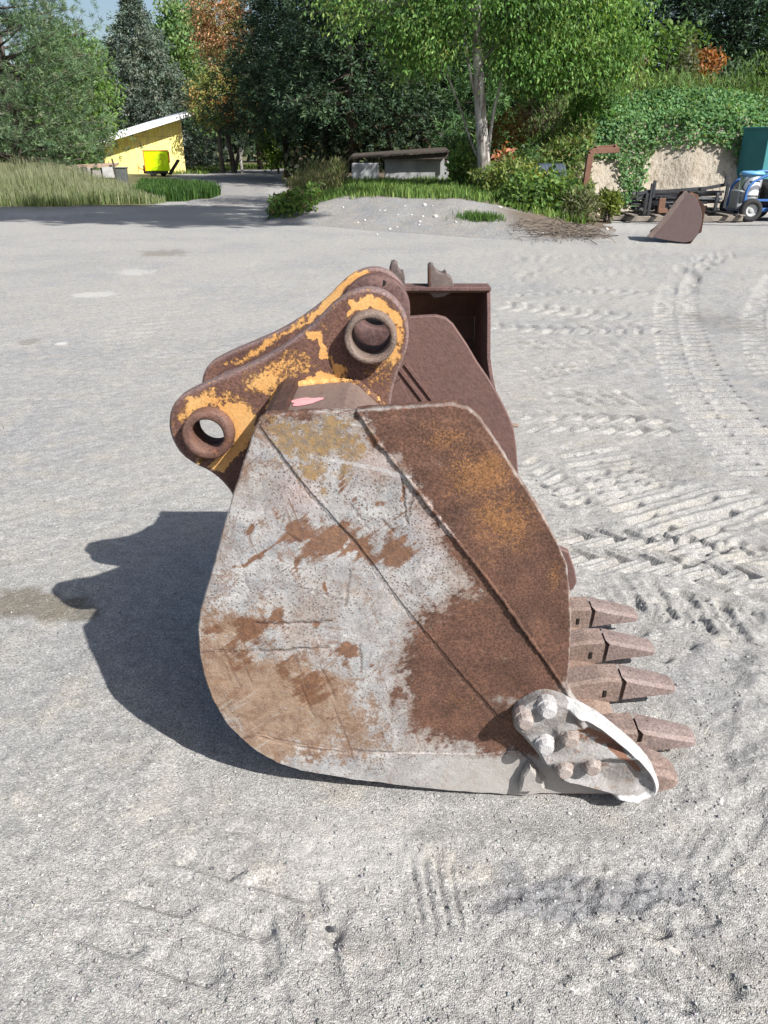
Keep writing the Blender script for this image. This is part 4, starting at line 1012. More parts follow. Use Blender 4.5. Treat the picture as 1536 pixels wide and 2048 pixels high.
o = AT(245, 358, 42); o[2] = 0; bn = thing('plastic_bin', 'dark grey bin standing at the trailer tailgate', 'bin', tuple(o))
hh = WPX(20, 42); m = MB(); m.prism([(-.22, 0), (.22, 0), (.26, .75), (-.26, .75)], -.2, .2, bev=.02); m.build('body', m_plain('grey_plastic', (.12, .13, .13), .6, .2), bn); MB().box((0, 0, .78), (.58, .48, .06), None, .02).build('lid', m_plain('grey_plastic_lid', (.16, .17, .17), .6, .2), bn)

# ------------------------------------------------------------------ concrete store with sheet roof
CONC = m_plain('stained_concrete', (.33, .335, .345), .9, .3, 2.2, bump=.3, dirt=(.16, .16, .165))
ROOF = m_plain('brown_roof_sheet', (.075, .06, .05), .8, .3, 5)
z0 = .5; o = AT(800, 366, 30); o[2] = z0
hut = thing('concrete_store', 'low grey concrete store with a tilted dark roof sheet on the grassy mound', 'shelter', tuple(o))
x = lambda p: WPX(p - 800, 30, .9); zz = lambda p, Y=30: H - Y * math.tan(PITCH - math.atan((1024 - p) / F)) - z0
MB().box(((x(703) + x(757)) / 2, .6, zz(326) / 2 - .08), (x(757) - x(703), 1.3, zz(326) + .16), None, .03).build('wall_block', CONC, hut)
MB().box(((x(769) + x(899)) / 2, .7, zz(317) / 2 - .08), (x(899) - x(769), .3, zz(317) + .16), None, .03).build('wall_block', CONC, hut)
MB().box(((x(769) + x(899)) / 2, 2.2, zz(312) / 2 - .08), (x(899) - x(769), .3, zz(312) + .16), None, .03).build('wall_block', CONC, hut)
MB().box((x(893), 1.45, zz(317) / 2 - .08), (.28, 1.18, zz(317) + .16), None, .03).build('wall_block', CONC, hut)
m = MB(); a, b, c, d = (x(698), .1, zz(318)), (x(898), .1, zz(304)), (x(900), 2.9, zz(304) + .12), (x(702), 2.9, zz(318) + .12)
up = .05; m.add([a, b, c, d] + [(p[0], p[1], p[2] + up) for p in (a, b, c, d)], [(3, 2, 1, 0), (4, 5, 6, 7), (0, 1, 5, 4), (1, 2, 6, 5), (2, 3, 7, 6), (3, 0, 4, 7)]); m.build('roof_sheet', ROOF, hut)
m = MB(); m.add([(p[0], p[1] + .02, p[2]) for p in ((x(768), .2, zz(319)), (x(896), .2, zz(318)), (x(896), .2, zz(306)), (x(768), .2, zz(313)))] + [(p[0], p[1] + .06, p[2]) for p in ((x(768), .2, zz(319)), (x(896), .2, zz(318)), (x(896), .2, zz(306)), (x(768), .2, zz(313)))], [(0, 1, 2, 3), (7, 6, 5, 4), (0, 4, 5, 1), (2, 6, 7, 3), (1, 5, 6, 2), (3, 7, 4, 0)]); m.build('fascia_board', ROOF, hut)
for p in (712, 892):
    for q in (.3, 2.7):
        m = MB(); zt_ = zz(318) + (zz(304) - zz(318)) * (p - 698) / 200; m.bar((x(p), q, zt_ - .45), (x(p), q, zt_), .09, .09); m.build('roof_post', ROOF, hut)

# ------------------------------------------------------------------ rusty bent post, culvert end
o = AT(1166, 398, 21.3); o[2] = zt1(o[0], 21.3) - .05 if False else o[2] - .1
post = thing('steel_hoop', 'rusty brown square steel post bent over at the top before the vine bank', 'post', tuple(o))
x = lambda p: WPX(p - 1166, 21.3); zz = lambda p: AT(1166, p, 21.3)[2] - o[2]
PR_ = m_rust('brown_post_rust', (.15, .075, .052), (.20, .105, .075), (.22, .11, .07), 5, .7, .3)
m = MB(); m.bar((x(1166), 0, 0), (x(1171), 0, zz(308)), .145, .145, 0, .01); m.build('upright', PR_, post)
m = MB(); m.bar((x(1170.5), 0, zz(308)), (x(1178), 0, zz(301)), .142, .142, 0, .01); m.bar((x(1176), 0, zz(302.5)), (x(1226), 0, zz(300)), .11, .13, 0, .01); m.build('crossbar', PR_, post)
m = MB(); m.bar((x(1187), .5, zz(295)), (x(1229), .5, zz(292)), .06, .07, 0, .01); m.bar((x(1225), 0, zz(304)), (x(1228), .5, zz(290)), .06, .06, 0, .01); m.bar((x(1190), 0, zz(302)), (x(1191), .5, zz(294)), .05, .05); m.build('rear_rail', PR_, post)
o = AT(1097, 372, 22); culv = thing('culvert_pipe', 'dark blue grey ribbed pipe end among the weeds left of the rusty post', 'pipe', tuple(o), math.radians(15))
m = MB(); pr = []
for k in range(15): pr.append((.26 + (.02 if k % 2 else 0), .05 * k - .35))
m.lathe(pr + [(.23, .35), (.23, -.35)], (0, 0, .27), 'X', 24); m.build('ribbed_barrel', m_plain('blue_grey_plastic', (.07, .085, .11), .35, .15), culv)
m = MB(); m.lathe([(.0, 0), (.24, 0), (.24, .03), (0, .03)], (-.36, 0, .27), 'X', 24, False); m.build('pale_end_rim', m_plain('pale_plastic', (.55, .58, .6), .4), culv)

# ------------------------------------------------------------------ stack of black steel frames on skids
BST = m_plain('black_painted_steel', (.028, .030, .036), .45, .3, 6, spec=.5); GST = m_plain('grey_worn_steel', (.13, .135, .15), .45, .3, 6, spec=.5); RST = m_rust('bracket_rust', (.13, .07, .05), (.2, .11, .07), (.25, .12, .06), 8)
o = AT(1352, 432, 20.4); o[2] = 0
rack = thing('steel_frame_stack', 'stack of black steel frames and beams on wooden skids before the sand bank', 'steel frames', tuple(o))
x = lambda p: WPX(p - 1352, 20.4); zz = lambda p: AT(1352, p, 20.4)[2]
rr = np.random.default_rng(12)
for k in range(26):
    zc = zz(426) + (zz(384) - zz(426)) * (k / 25.); a = x(rr.uniform(1278, 1300)); b = x(rr.uniform(1405, 1440)); y = rr.uniform(-.1, 1.3); dz = rr.normal(0, .015)
    m = MB(); m.bar((a, y, zc + dz), (b, y + rr.normal(0, .08), zc - dz + .02 * k / 25), .07, .055, 0, .006); m.build('beam', BST if rr.random() < .62 else GST, rack)
for k in range(16):
    p = rr.uniform(1285, 1440); zc = zz(rr.uniform(386, 424)); m = MB(); m.bar((x(p), -.15, zc), (x(p + rr.normal(0, 6)), 1.4, zc + rr.normal(0, .03)), .06, .05, 0, .006); m.build('cross_piece', BST if rr.random() < .7 else GST, rack)
for a, z1, b, z2, mt in ((1262, 388, 1300, 380, BST), (1290, 384, 1395, 376, BST), (1385, 378, 1440, 368, BST), (1262, 398, 1284, 390, BST)):
    m = MB(); m.bar((x(a), -.2, zz(z1)), (x(b), -.12, zz(z2)), .08, .07, 0, .006); m.build('top_beam', mt, rack)
for p, z1, z2 in ((1290, 430, 366), (1294, 395, 360), (1437, 415, 366), (1432, 372, 350), (1282, 428, 385), (1310, 425, 392), (1420, 420, 390)):
    m = MB(); m.bar((x(p), -.22, zz(z1)), (x(p + 1), -.22, zz(z2)), .06, .07, 0, .006); m.build('upright', BST, rack)
m = MB(); m.box((x(1312), -.3, zz(409)), (.16, .06, .32), None, .01); m.box((x(1316), -.3, zz(420)), (.22, .08, .10), None, .01); m.build('rust_bracket', RST, rack)
SKID = m_plain('old_skid_timber', (.23, .20, .17), .9, .3, 6)
for y_, za in ((-.35, 436), (.6, 431), (1.3, 428)):
    MB().box((x(1360), y_, .07), (x(1470) - x(1245), .12, .12), None, .012).build('skid_timber', SKID, rack)
for k, p in enumerate((1256, 1300, 1345, 1390, 1440, 1465)):
    MB().box((x(p), .5, .16), (.14, 2.2, .03), None, .006).build('skid_board', SKID, rack)
o = G(1258, 441); skp = thing('wooden_pallet', 'grey wooden pallet lying at the left foot of the black steel frames', 'pallet', tuple(o), math.radians(-4))
for k in range(5): MB().box((-.5 + .3 * k, .35, .12), (.13, .9, .022), None, .004).build('deck_board', SKID, skp)
for k in range(3): MB().box((.1, -.05 + .4 * k, .06), (1.35, .09, .09), None, .006).build('stringer', SKID, skp)

# ------------------------------------------------------------------ loose bucket standing on its mouth
YB = 15.3
o = AT(1350, 480, YB); o[2] = 0
lo = thing('loose_bucket', 'small purple brown bucket tipped on its mouth at the right edge of the yard', 'bucket', tuple(o), math.radians(-14))
q = lambda pts: [(WPX(a - 1350, YB, .5) / .97, AT(1350, b, YB)[2]) for a, b in pts]
q_s = lambda pts: [tuple(p) for p in chaikin(q(pts), 2)]
SIDEP = q_s([(1354, 382), (1375, 391), (1382, 404), (1390, 420), (1394, 438), (1392, 464), (1380, 486), (1340, 482), (1300, 474), (1316, 459), (1330, 440), (1341, 416), (1347, 398)])
LB = m_rust('plum_rust', (.125, .09, .087), (.14, .10, .096), (.13, .085, .075), 9, .6, .3)
m = MB(); m.prism(SIDEP, 0, .03, bev=.004); m.build('side_plate', LB, lo)
m = MB(); m.prism(SIDEP, .62, .65, bev=.004); m.build('side_plate', RUSTD, lo)
FL = q([(1354, 381), (1360, 384), (1352, 401), (1343, 418), (1330, 442), (1317, 461), (1306, 477), (1296, 474), (1308, 457), (1321, 437), (1334, 413), (1345, 394)])
m = MB(); m.prism(FL, -.018, .0, bev=.004); m.build('edge_bar', m_rust('worn_edge_rust', (.15, .11, .10), (.2, .155, .14), (.15, .09, .07), 6, .6, .3), lo)
BK = q([(1356, 383), (1376, 392), (1383, 405), (1391, 420), (1395, 438), (1393, 464), (1381, 486)]); BK2 = [(a - .03, b - .012) for a, b in BK]
m = MB(); m.prism(BK + BK2[::-1], .03, .62); m.build('wrapper_shell', RUSTD, lo)
m = MB(); m.prism(q([(1380, 396), (1400, 414), (1400, 466), (1393, 470), (1394, 440), (1390, 418)]), .25, .31, bev=.004); m.prism(q([(1380, 396), (1400, 414), (1400, 466), (1393, 470), (1394, 440), (1390, 418)]), .42, .48, bev=.004); m.build('hanger_plates', RUSTD, lo)
m = MB(); m.prism(q([(1366, 384), (1380, 390), (1384, 399), (1374, 402), (1362, 393)]), .1, .55, bev=.004); m.build('pin_block', RST, lo)

# ------------------------------------------------------------------ pressure washer and teal tank
YP = 20.2
BLU = m_plain('blue_frame_paint', (.055, .16, .42), .4, .1, 6, spec=.5); LBL = m_plain('light_blue_lid', (.16, .42, .68), .4, .08, 6, spec=.5); SIL = m_plain('silver_boiler', (.62, .64, .66), .28, .08, 5, metal=.7); TYR = m_plain('grey_black_tyre', (.035, .036, .037), .85, .15)
o = AT(1500, 441, YP); o[2] = 0
pw = thing('pressure_washer', 'blue framed wheeled pressure washer with silver boiler at the right edge', 'pressure washer', tuple(o))
x = lambda p: WPX(p - 1500, YP); zz = lambda p: AT(1500, p, YP)[2] + .04
m = MB(); m.lathe([(.001, zz(413)), (x(1521) * .98, zz(413)), (x(1521), zz(410)), (x(1521), zz(354)), (.001, zz(354))], (x(1507), .55, 0), 'Z', 36); bo = m.build('boiler', SIL, pw, True)
m = MB(); m.lathe([(.001, zz(354)), (x(1523), zz(355)), (x(1523), zz(350)), (x(1519), zz(347)), (.001, zz(346))], (x(1507), .55, 0), 'Z', 36); m.build('boiler_lid', LBL, pw, True)
m = MB(); th = np.linspace(-2.1, -1.05, 9); R = x(1521) + .004
V = [(x(1507) + R * math.cos(t), .55 + R * math.sin(t), zv) for zv in (zz(396), zz(371)) for t in th] + [(x(1507) + (R - .006) * math.cos(t), .55 + (R - .006) * math.sin(t), zv) for zv in (zz(396), zz(371)) for t in th]
m.add(V, [(i, i + 1, i + 10, i + 9) for i in range(8)]); m.build('label_plate', m_plain('white_label', (.8, .8, .8), .5, .03), bo)
m = MB(); R += .002
for zv, hgt in ((369, .014), (398, .014)):
    m = MB(); V = [(x(1507) + R * math.cos(t), .55 + R * math.sin(t), zz(zv) + hh) for hh in (0, hgt * 2) for t in th]; m.add(V, [(i, i + 1, i + 10, i + 9) for i in range(8)]); m.build('label_print', BST, bo)
m = MB(); P = [(x(1483), .05, zz(425)), (x(1484), .05, zz(392)), (x(1486), .05, zz(378)), (x(1496), .05, zz(366)), (x(1515), .05, zz(357)), (x(1530), .05, zz(349)), (x(1560), .05, zz(348)), (x(1600), .05, zz(352)), (x(1604), .05, zz(372)), (x(1604), .05, zz(430))]
P = [tuple(p) for p in chaikin(P, 2, False)]; m.tube(P, .035, 8); m.build('tube_frame', BLU, pw, True); m = MB(); m.tube([(a, 1.0, c) for a, b, c in P], .035, 8); m.build('tube_frame', BLU, pw, True)
m = MB(); m.bar((x(1482), .05, zz(404)), (x(1604), .05, zz(404)), .05, .05); m.bar((x(1482), 1.0, zz(404)), (x(1604), 1.0, zz(404)), .05, .05); m.box((x(1540), .5, zz(424)), (x(1604) - x(1476), .9, .09), None, .01); m.box((x(1505), .12, zz(425)), (x(1522) - x(1488), .2, .16), None, .02); m.build('chassis', BLU, pw)
m = MB(); m.box((x(1476), .3, zz(404)), (x(1484) - x(1470), .5, zz(386) - zz(424)), None, .02); cp = m.build('control_box', m_plain('control_grey', (.30, .31, .32), .5, .1), pw)
m = MB(); m.box((x(1476), .04, zz(398)), (.1, .02, .22)); m.box((x(1476), .035, zz(402)), (.05, .02, .14)); m.build('dial_plate', BST, cp)
m = MB(); m.box((x(1560), .5, zz(392)), (x(1590) - x(1532), .7, zz(362) - zz(418)), None, .05); m.build('engine', DKM, pw)
m = MB(); m.tube([(x(1478), 0, zz(385)), (x(1473), 0, zz(378)), (x(1476), 0, zz(368)), (x(1482), .02, zz(362))], .02, 6); m.build('hose_hook', TYR, pw, True)
for k, (p, y) in enumerate(((1493, -.12), (1553, -.12), (1493, 1.1), (1553, 1.1))):
    r = x(1522); m = MB(); m.lathe([(r * .52, -.075), (r * .86, -.08), (r * .97, -.05), (r, 0), (r * .97, .05), (r * .86, .08), (r * .52, .075)], (x(p), y, r - .01), 'V', 32); wh = m.build('wheel', TYR, pw, True)
    m = MB(); m.lathe([(.001, -.03), (r * .16, -.05), (r * .18, -.02), (r * .42, -.03), (r * .54, -.07), (r * .56, .0), (.001, .0)], (x(p), y, r - .01), 'V', 28, False); m.build('rim', m_plain('pale_wheel_rim', (.42, .43, .43), .5, .1), wh, True)
TEAL = m_plain('teal_steel', (.045, .19, .205), .6, .15, 3, dirt=(.10, .25, .25))
c0 = AT(1524, 345, 22.2); c0[2] = 0
tk = thing('teal_hopper', 'tall teal steel hopper behind the pressure washer at the right edge', 'hopper', tuple(c0), math.radians(24))
hz = AT(1524, 257, 22.2)[2]
m = MB(); hw = 1.15; m.prism([(0, .35), (0, hz), (hw, hz), (hw, .35)], 0, hw * .75, bev=.012); m.build('bin', TEAL, tk)
m = MB(); m.add([(0.02, 0.02, .36), (hw - .02, 0.02, .36), (hw - .02, hw * .73, .36), (.02, hw * .73, .36), (.35, .3, 0), (hw - .35, .3, 0), (hw - .35, .55, 0), (.35, .55, 0)], [(0, 1, 5, 4), (1, 2, 6, 5), (2, 3, 7, 6), (3, 0, 4, 7), (0, 3, 2, 1), (4, 5, 6, 7)]); m.build('chute', TEAL, tk)
for a, b in ((.04, .04), (hw - .04, .04), (hw - .04, hw * .71), (.04, hw * .71)):
    MB().box((a, b, .17), (.07, .07, .36)).build('leg', TEAL, tk)
m = MB(); m.box((hw / 2, hw * .375, hz + .02), (hw + .06, hw * .75 + .06, .05), None, .01); m.build('rim', TEAL, tk)

# ------------------------------------------------------------------ brush pile
BARK = m_plain('dead_branch_bark', (.14, .115, .095), .9, .3, 12); BARKP = m_plain('pale_dead_branch', (.26, .22, .18), .9, .3, 12)
o = G(1110, 480); zb = .05; br = thing('brush_pile', 'pile of dark dead branches on brown soil at the mound foot', 'brush pile', (o[0], o[1], zb))
rr = np.random.default_rng(5)
for k in range(85):
    cx, cy = rr.uniform(-.75, .85), rr.uniform(-.5, 1.2); a = rr.normal(math.radians(140), .55); L = rr.uniform(.3, .95); rad = rr.uniform(.004, .011)
    zc = float(zt([o[0] + cx], [o[1] + cy])[0]) - zb + rr.uniform(.0, .14); P = []
    for s in np.linspace(-.5, .5, 5): P.append((cx + math.cos(a) * L * s + rr.normal(0, .02), cy + math.sin(a) * L * s + rr.normal(0, .02), zc + s * rr.normal(0, .12) + .03 * rr.normal()))
    m = MB(); m.tube(P, [rad, rad * .95, rad * .85, rad * .7, rad * .4], 5); m.build('branch', BARK if rr.random() < .8 else BARKP, br)
for a, b, r in (((1165, 375), (1195, 366), .022), ((1170, 398), (1190, 402), .014), ((1062, 470), (1072, 474), .02)):
    pass
s1, s2 = AT(1160, 378, 20.9), AT(1197, 365, 20.7); m = MB(); m.tube([s1, (s1 + s2) / 2 + np.array([0, 0, .03]), s2], [.03, .024, .015], 6)
m.build('bleached_stick', BARKP, None, label='bleached bare stick leaning beside the rusty post', cat='stick')

# ------------------------------------------------------------------ vegetation
def m_leaf(name, trans=.35, rough=.55, spec=.25):
    t = NT(name); c = t.attr('col', 'Color'); t.put(t.b.inputs['Base Color'], c); t.b.inputs['Roughness'].default_value = rough; t.b.inputs['Specular IOR Level'].default_value = spec
    tr = t.n.new('ShaderNodeBsdfTranslucent'); t.l.new(t.mul(c, (1.25, 1.2, .6)), tr.inputs['Color'])
    mx = t.n.new('ShaderNodeMixShader'); mx.inputs[0].default_value = trans
    t.l.new(t.b.outputs[0], mx.inputs[1]); t.l.new(tr.outputs[0], mx.inputs[2]); t.l.new(mx.outputs[0], t.out.inputs['Surface']); return t.m
LEAF = m_leaf('leaf', .38); NEEDLE = m_leaf('needle', .2, .6); GRASSM = m_leaf('grass_blade', .35, .65, .15)
def m_bark(name, a, b, sc=(1, 1, .18)):
    t = NT(name); n = t.noise(9, 6, .65, sc3=sc); f = t.noise(60, 4); c = t.mix(t.ramp(n, .38, .62), a, b); c = t.mul(c, t.grey(t.ramp(f, .3, .7, .8, 1.2)))
    return t.done(c, .9, 0, t.bump(n, .8, .03), .15)
BARKD = m_bark('dark_bark', (.035, .028, .022), (.075, .06, .05)); BARKG = m_bark('pale_grey_bark', (.46, .44, .415), (.16, .14, .125)); BARKM = m_bark('grey_brown_bark', (.17, .15, .135), (.075, .062, .052))
def unit(v): return v / (np.linalg.norm(v, axis=1)[:, None] + 1e-9)
def leafmesh(name, C, D, N, L, W, col, fold=.1):
    """one bent diamond per leaf"""
    n = len(C); D = unit(D); S = unit(np.cross(D, N)); N2 = np.cross(S, D); L = np.broadcast_to(L, n)[:, None]; W = np.broadcast_to(W, n)[:, None]
    V = np.empty((n, 4, 3)); V[:, 0] = C; V[:, 1] = C + D * L * .45 + S * W * .5 + N2 * L * fold; V[:, 2] = C + D * L; V[:, 3] = C + D * L * .45 - S * W * .5 + N2 * L * fold
    me = mesh_np(name, V.reshape(-1, 3), np.arange(n * 4).reshape(n, 4)); attr_c(me, 'col', np.repeat(np.clip(col, 0.003, 1), 4, 0)); return me
def pal(n, cols, w, rng, jit=.25):
    cols = np.array(cols); k = rng.choice(len(cols), n, p=np.array(w) / sum(w)); return cols[k] * (1 + rng.normal(0, jit, (n, 1)))
def branchtube(m, a, b, r0, r1, rng, bend=.12, n=5, sides=6):
    a = np.array(a, float); b = np.array(b, float); L = np.linalg.norm(b - a); P = []
    off = rng.normal(0, bend * L, 3)
    for s in np.linspace(0, 1, n): P.append(a + (b - a) * s + off * s * (1 - s) * 2)
    m.tube(P, list(np.linspace(r0, r1, n)), sides)

def broadleaf(label, base, stems, blobs, ncl, per, L, W, cols, wts, seed, bark, name='broadleaf_tree', cat='tree', group=None, droop=.3, clr=.45, limbs=22, split=None):
    """stems: list of polylines (relative) with radii; blobs: crown ellipsoids (centre, radii, share)"""
    rng = np.random.default_rng(seed); base = np.array(base, float)
    t = thing(name, label, cat, tuple(base), 0, group)
    m = MB()
    for P, r0, r1 in stems: P = chaikin(np.array(P, float), 2, False); m.tube([tuple(p) for p in P], list(np.linspace(r0, r1, len(P))), 10)
    m.build('trunk', bark, t, True)
    tips = np.array([P[-1] for P, _, _ in stems], float); mids = np.array([np.array(P[-2]) * .4 + np.array(P[-1]) * .6 for P, _, _ in stems], float); roots = np.vstack([tips, mids])
    sh = np.array([b[2] for b in blobs], float); sh /= sh.sum(); C = []; CC = []
    for (c, r, _), s in zip(blobs, sh):
        n = max(2, int(ncl * s)); d = unit(rng.normal(size=(n, 3))); rad = rng.uniform(.35, 1.0, n) ** .6
        lump = .8 + .4 * vn(d[:, 0] * 2.2 + 9, d[:, 1] * 2.2 + d[:, 2] * 2.7, seed)
        C.append(np.array(c) + d * np.array(r) * (rad * lump)[:, None])
    C = np.vstack(C); m = MB()
    for k in rng.choice(len(C), min(limbs, len(C)), replace=False):
        i = np.argmin(np.linalg.norm(roots - C[k], axis=1)); branchtube(m, roots[i], C[k], .05 * (1 + np.linalg.norm(roots[i] - C[k]) * .12), .012, rng)
    if limbs: m.build('limbs', bark, t, True)
    n = len(C) * per; ci = np.repeat(np.arange(len(C)), per)
    P = C[ci] + rng.normal(size=(n, 3)) * np.array([clr, clr, clr * .6])
    out = unit(P - np.array(blobs[0][0]))
    D = unit(rng.normal(size=(n, 3)) + out * .5 + np.array([0, 0, -droop * 2]))
    N = unit(rng.normal(size=(n, 3)) * .8 + np.array([.3, -.3, .8]))
    cl = pal(len(C), cols, wts, rng, .16); col = cl[ci] * (1 + rng.normal(0, .2, (n, 1))) * (1 + rng.normal(0, .05, (n, 3)))
    link('crown', leafmesh('crown', P, D, N, L * rng.uniform(.7, 1.3, n), W * rng.uniform(.7, 1.3, n), col), LEAF, t)
    return t

def conifer(label, base, h, r, z0, seed, cols, wts, kind='pine', nbr=150, per=12, blades=12, L=.26, W=.035, group=None, name='pine_tree', bark=None, taper=1.0, rad=.2, dead=0, bulge=.3, lean=None):
    rng = np.random.default_rng(seed); t = thing(name, label, 'tree', tuple(base), 0, group); m = MB()
    m.tube([(0, 0, -.2), (rng.normal(0, .05), rng.normal(0, .05), h * .5), (0, 0, h)], [rad, rad * .65, .02], 10); m.build('trunk', bark or BARKD, t, True)
    mb = MB(); Cs = []; Ds = []
    for i in range(nbr):
        f = (i + rng.random()) / nbr; z = z0 + (h - z0) * f ** 1.15; ang = i * 2.39996 + rng.normal(0, .3)
        Lb = r * (1 - f) ** taper * (.75 + .45 * rng.random()) + .25
        if bulge: Lb *= (1 - bulge) + bulge * math.sin(min(1, (f + .08) * 4) * math.pi / 2)
        d = np.array([math.cos(ang), math.sin(ang), 0]); sl = {'pine': .22, 'spruce': -.28, 'hemlock': -.12}[kind] + rng.normal(0, .1)
        a = np.array([0, 0, z]); tip = a + d * Lb + np.array([0, 0, Lb * sl])
        if kind == 'spruce': tip[2] += .1 * Lb
        if i % 2 == 0: branchtube(mb, a, tip, .022 + .01 * Lb, .008, rng, .05, 4, 4)
        k = max(3, int(per * (Lb / r + .25))); s = rng.uniform(.28, 1.03, k) ** .8
        side = np.array([-d[1], d[0], 0]); spread = rng.normal(0, .20 * Lb, k) * s
        P = a + (tip - a) * s[:, None] + side * spread[:, None] + np.array([0, 0, 1]) * rng.normal(0, .10 * Lb, k)[:, None]
        if kind == 'spruce': P[:, 2] -= .22 * Lb * s * (1 - s) * 2
        Cs.append(P); Ds.append(unit(np.tile(d + np.array([0, 0, .35 if kind == 'pine' else -.25]), (k, 1)) + side * rng.normal(0, .5, (k, 1))))
    mb.build('branches', bark or BARKD, t, True)
    C = np.vstack(Cs); D0 = np.vstack(Ds); n = len(C) * blades; ci = np.repeat(np.arange(len(C)), blades)
    sp = .9 if kind == 'pine' else .7
    D = unit(D0[ci] + rng.normal(size=(n, 3)) * sp); P = C[ci] + rng.normal(size=(n, 3)) * (.04 if kind == 'pine' else .11)
    N = unit(rng.normal(size=(n, 3)) + np.array([0, 0, .6]))
    cl = pal(len(C), cols, wts, rng, .18); col = cl[ci] * (1 + rng.normal(0, .22, (n, 1)))
    link('crown', leafmesh('crown', P, D, N, L * rng.uniform(.7, 1.3, n), W * rng.uniform(.8, 1.4, n), col, .04), NEEDLE, t)
    if lean:
        for c in t.children: c.data.transform(Matrix(((1, 0, lean[0], 0), (0, 1, lean[1], 0), (0, 0, 1, 0), (0, 0, 0, 1))))
    return t

def blades(name, X, Y, Z, hgt, wid, lean, col, rng, mat=None, tipcol=None, **k):
    """grass: a bent two-piece blade each"""
    n = len(X); a = rng.uniform(0, 2 * np.pi, n); d = np.stack([np.cos(a), np.sin(a), np.zeros(n)], 1); s = np.stack([-d[:, 1], d[:, 0], np.zeros(n)], 1)
    b = np.stack([X, Y, Z], 1); hgt = np.broadcast_to(hgt, n)[:, None]; wid = np.broadcast_to(wid, n)[:, None]; ln = rng.uniform(.2, 1, (n, 1)) * lean
    up = np.array([0, 0, 1.0]); V = np.empty((n, 6, 3)); mid = b + up * hgt * .55 + d * hgt * ln * .3; tip = b + up * hgt + d * hgt * ln
    V[:, 0] = b - s * wid * .5; V[:, 1] = b + s * wid * .5; V[:, 2] = mid + s * wid * .42; V[:, 3] = mid - s * wid * .42; V[:, 4] = tip + s * wid * .1; V[:, 5] = tip - s * wid * .1
    i = np.arange(n)[:, None] * 6; Q = np.concatenate([i + np.array([0, 1, 2, 3]), i + np.array([3, 2, 4, 5])], 0)
    me = mesh_np(name, V.reshape(-1, 3), Q); c = np.repeat(col, 6, 0).reshape(n, 6, 3)
    if tipcol is not None: c[:, 4:] = tipcol
    attr_c(me, 'col', np.clip(c.reshape(-1, 3), .003, 1)); return link(name, me, mat or GRASSM, **k)

def gpos(px, Y): p = AT(px, 330, Y); return np.array([p[0], Y, zt1(p[0], Y)])

# --- foreground broadleaf tree on the mound
b = gpos(972, 24); b[2] = AT(972, 388, 24)[2] - .1
s = lambda px, py: (AT(px, py, 24) - b)
top = s(955, -150)
broadleaf('tall pale barked tree with drooping yellow green leaves on the grassy mound', b,
    [([(0, 0, -.1), s(969, 340), s(962, 240), s(957, 140), s(952, 60), s(955, -60), top], .215, .07),
     ([s(966, 335), s(945, 290) + np.array([0, .2, 0]), s(915, 190) + np.array([0, .4, 0]), s(880, 110) + np.array([0, .3, 0]), s(840, 20)], .042, .015),
     ([s(972, 320) + np.array([.05, .1, 0]), s(985, 240) + np.array([0, .2, 0]), s(1000, 170), s(1030, 90), s(1060, -30)], .06, .02),
     ([s(960, 230), s(940, 150), s(928, 60), s(920, -60)], .05, .02), ([s(956, 130), s(1020, 60), s(1130, 10), s(1180, -20)], .06, .025)],
    [((.2, .2, 6.2), (3.2, 2.8, 2.2), 24), (s(1130, 30), (2.1, 1.8, 1.6), 22), (s(1060, 105), (1.3, 1.1, .9), 9), (s(870, 40), (1.3, 1.3, 1.3), 10), (s(845, 85), (.9, .8, .75), 6), (s(760, -20), (1.7, 1.5, 1.3), 9), (s(1190, 70), (1.4, 1.2, 1.1), 12), (s(1240, 110), (.6, .6, .7), 3), (s(1000, -60), (3.0, 2.4, 1.4), 20), (s(1080, 165), (.8, .7, .4), 3)],
    680, 74, .125, .052, [(.125, .25, .065), (.17, .305, .08), (.27, .37, .11), (.085, .175, .05)], [4, 4, 1.5, 3], 11, BARKG, 'broadleaf_tree', droop=.75, clr=.34, limbs=60)

# --- evergreen and autumn trees behind
PINEC = [(.135, .22, .115), (.185, .27, .14), (.095, .16, .09), (.21, .23, .15)]
conifer('large long needled pine at the left edge above the weeds', gpos(40, 39), 17, 4.7, .8, 21, PINEC, [4, 3, 3, 1], 'pine', 270, 23, 21, .24, .022, rad=.26, bark=BARKM, taper=.75)
conifer('darker pine behind the large pine at the left edge', gpos(-120, 47), 18, 5, 1, 22, PINEC, [4, 2, 4, 1], 'pine', 120, 11, 11, .4, .05, rad=.25, taper=.8)
b = gpos(158, 54)
broadleaf('yellow green tree crown right of the large left pine', b, [([(0, 0, -.1), (.1, 0, 3), (0, 0, 7)], .2, .05)], [((0, 0, 4.6), (2.5, 2.2, 3.9), 10), ((.5, 0, 6.6), (1.5, 1.5, 1.6), 3), ((.6, -.4, 2.4), (1.2, 1.2, 2.0), 3)], 330, 48, .27, .13, [(.14, .25, .06), (.19, .29, .075), (.10, .18, .05)], [4, 2, 3], 23, BARKM, clr=.45, limbs=16)
SPR = [(.125, .175, .135), (.175, .22, .175), (.08, .115, .09), (.22, .245, .195)]
conifer('tall blue grey spruce behind the yellow shed', gpos(300, 76), 13.4, 7.2, .5, 24, SPR, [4, 4, 3, 2], 'spruce', 330, 18, 15, .30, .085, name='spruce_tree', rad=.26, taper=.85)
